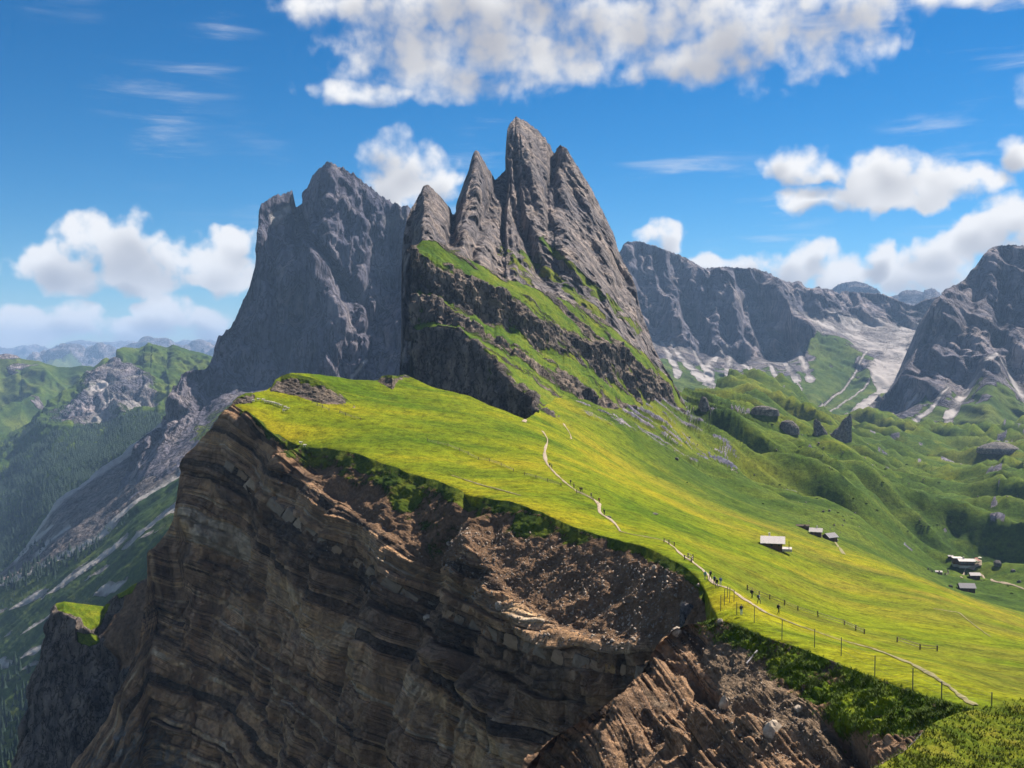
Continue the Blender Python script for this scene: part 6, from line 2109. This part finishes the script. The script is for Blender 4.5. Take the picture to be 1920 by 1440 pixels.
trees = []
for poly, n, h, tl in [([(0, 1097), (28, 1078), (66, 1058), (109, 1045), (142, 1038), (186, 1011), (192, 1020), (153, 1052), (109, 1072), (44, 1103), (0, 1118)], 230, 15, 'dark conifer in the long belt of trees crossing the scree slope'),
                   ([(28, 1050), (40, 1030), (66, 1020), (94, 1016), (94, 1030), (60, 1046)], 40, 14, 'dark conifer in the clump on the pale fan above the long belt'),
                   ([(-20, 1250), (40, 1245), (75, 1270), (70, 1330), (40, 1440), (-20, 1440)], 150, 17, 'dark conifer in the wood at the foot of the rock shoulder'),
                   ([(0, 1128), (60, 1100), (110, 1080), (110, 1090), (60, 1120), (0, 1150)], 40, 9, 'low conifer on the turf just below the long belt of trees'),
                   ([(180, 1010), (215, 985), (240, 965), (245, 972), (215, 1000), (190, 1016)], 16, 10, 'lone small conifer beside the highest scree strip')]:
    for q in pick(P_slope, poly, n, len(trees) + 3):
        trees.append((q, h * random.uniform(0.6, 1.25), tl))
fp = [(-60, 930), (0, 885), (60, 842), (100, 812), (140, 802), (170, 797), (200, 797), (232, 779), (262, 773), (300, 776), (305, 800), (220, 862), (110, 942), (0, 1078), (-60, 1120)]
far = [(q, 17 * random.uniform(0.6, 1.2)) for q in pick(P_ridge, fp, 9000, 77)]
far += [(q, 15 * random.uniform(0.6, 1.2)) for q in pick(P_ridge, [(20, 815), (60, 795), (100, 765), (130, 745), (140, 765), (110, 800), (50, 840), (0, 870), (0, 830)], 420, 78)]
protos = []
for k in range(4):
    v, t = conifer(100 + k)
    me = tri_mesh('conifer', v, t)
    me.materials.append(M_needle)
    protos.append(me)
order = sorted(range(len(trees)), key=lambda i: -trees[i][1] / trees[i][0][1])
for rank, i in enumerate(order):
    q, h, tl = trees[i]
    if rank < 290:
        o = bpy.data.objects.new('conifer', protos[i % 4])
        link(o)
        o.location = (q[0], q[1], q[2] - 0.8)
        o.scale = (h * 1.05, h * 1.05, h)
        o.rotation_euler = (0, 0, i * 1.7)
        o['label'] = tl
        o['category'] = 'tree'
        o['group'] = 'conifers: ' + tl[5:]
    else:
        far.append((q, h))
v0, t0 = conifer(200, 3, 3)
n = len(far)
C = np.array([q for q, h in far])
H = np.array([h for q, h in far])
VV = v0[None] * H[:, None, None] * np.array([1.15, 1.15, 1.0]) + C[:, None]
TT = t0[None] + len(v0) * np.arange(n)[:, None, None]
obj('forest', tri_mesh('forest', VV.reshape(-1, 3), TT.reshape(-1, 3)), M_needle, kind='stuff', label='dense dark conifer forest covering the left valley side')


def shrub_mesh(seed):
    rr = np.random.default_rng(seed)
    n = 160
    d = rr.normal(size=(n, 3))
    d /= np.linalg.norm(d, axis=1)[:, None]
    d[:, 2] = np.abs(d[:, 2])
    c = d * (0.55 + 0.45 * rr.random((n, 1))) * np.array([1, 1, 0.6])
    V = c[:, None] + rr.normal(size=(n, 3, 3)) * 0.16
    return tri_mesh('shrub', V.reshape(-1, 3), np.arange(n * 3).reshape(n, 3))


sms = [shrub_mesh(300 + k) for k in range(4)]
for m_ in sms:
    m_.materials.append(M_shrub)
SH = [(1720, 984), (1727, 987), (1734, 988), (1742, 987), (1750, 986), (1757, 985), (1768, 990), (1440, 792), (1448, 796), (1392, 775), (1404, 777), (1380, 770), (1345, 752), (1352, 756), (1700, 872), (1760, 905), (1624, 946), (1644, 957), (1571, 962),
      (1580, 968), (1597, 972), (1882, 1096), (1890, 1099), (1897, 1113), (1840, 1090), (1846, 1088), (1600, 935), (1655, 905), (1532, 935), (1496, 925), (1462, 910), (1368, 880), (1430, 945), (1322, 890), (1288, 905), (1500, 840), (1685, 990), (1702, 996), (1660, 880), (1560, 880)]
for i, (u, v) in enumerate(SH):
    g = drape(u, v)
    o = bpy.data.objects.new('shrub', sms[i % 4])
    link(o)
    k = g.y / F
    sc = random.uniform(1.2, 2.6) * k
    o.location = g
    o.scale = (sc * 1.4, sc, sc)
    near = (v > 1080 and 'dwarf pine by the gravel road below the inn') or (1715 < u < 1770 and v > 980 and 'dwarf pine in the dark row on the bench behind the inn') or (v < 800 and 'dwarf pine on the green hump near the rock teeth') or 'small dark dwarf pine dotted on the rolling pasture'
    o['label'] = near
    o['category'] = 'shrub'
    o['group'] = 'dwarf pines: ' + near
print('objects', round(time.time() - T0, 1), 's')

# ------------------------------------------------------------------ haze: one box of even air round everything
def build_haze():
    x, y0, y1, z0, z1 = 21000.0, -300.0, 27500.0, -1900.0, 720.0
    v = [(sx * x, yy, zz) for zz in (z0, z1) for yy in (y0, y1) for sx in (-1, 1)]
    f = [(0, 2, 3, 1), (4, 5, 7, 6), (0, 1, 5, 4), (2, 6, 7, 3), (0, 4, 6, 2), (1, 3, 7, 5)]
    me = poly_mesh('haze', v, f)
    m = bpy.data.materials.new('haze_air')
    m.use_nodes = True
    t = m.node_tree
    t.nodes.clear()
    out = t.nodes.new('ShaderNodeOutputMaterial')
    vol = t.nodes.new('ShaderNodeVolumePrincipled')
    vol.inputs['Color'].default_value = (0.40, 0.63, 1.0, 1.0)
    vol.inputs['Density'].default_value = 5.0e-5
    vol.inputs['Anisotropy'].default_value = 0.0
    t.links.new(vol.outputs[0], out.inputs['Volume'])
    obj('haze', me, m, kind='stuff', label='thin blue mountain haze')


build_haze()
print('script', round(time.time() - T0, 1), 's')
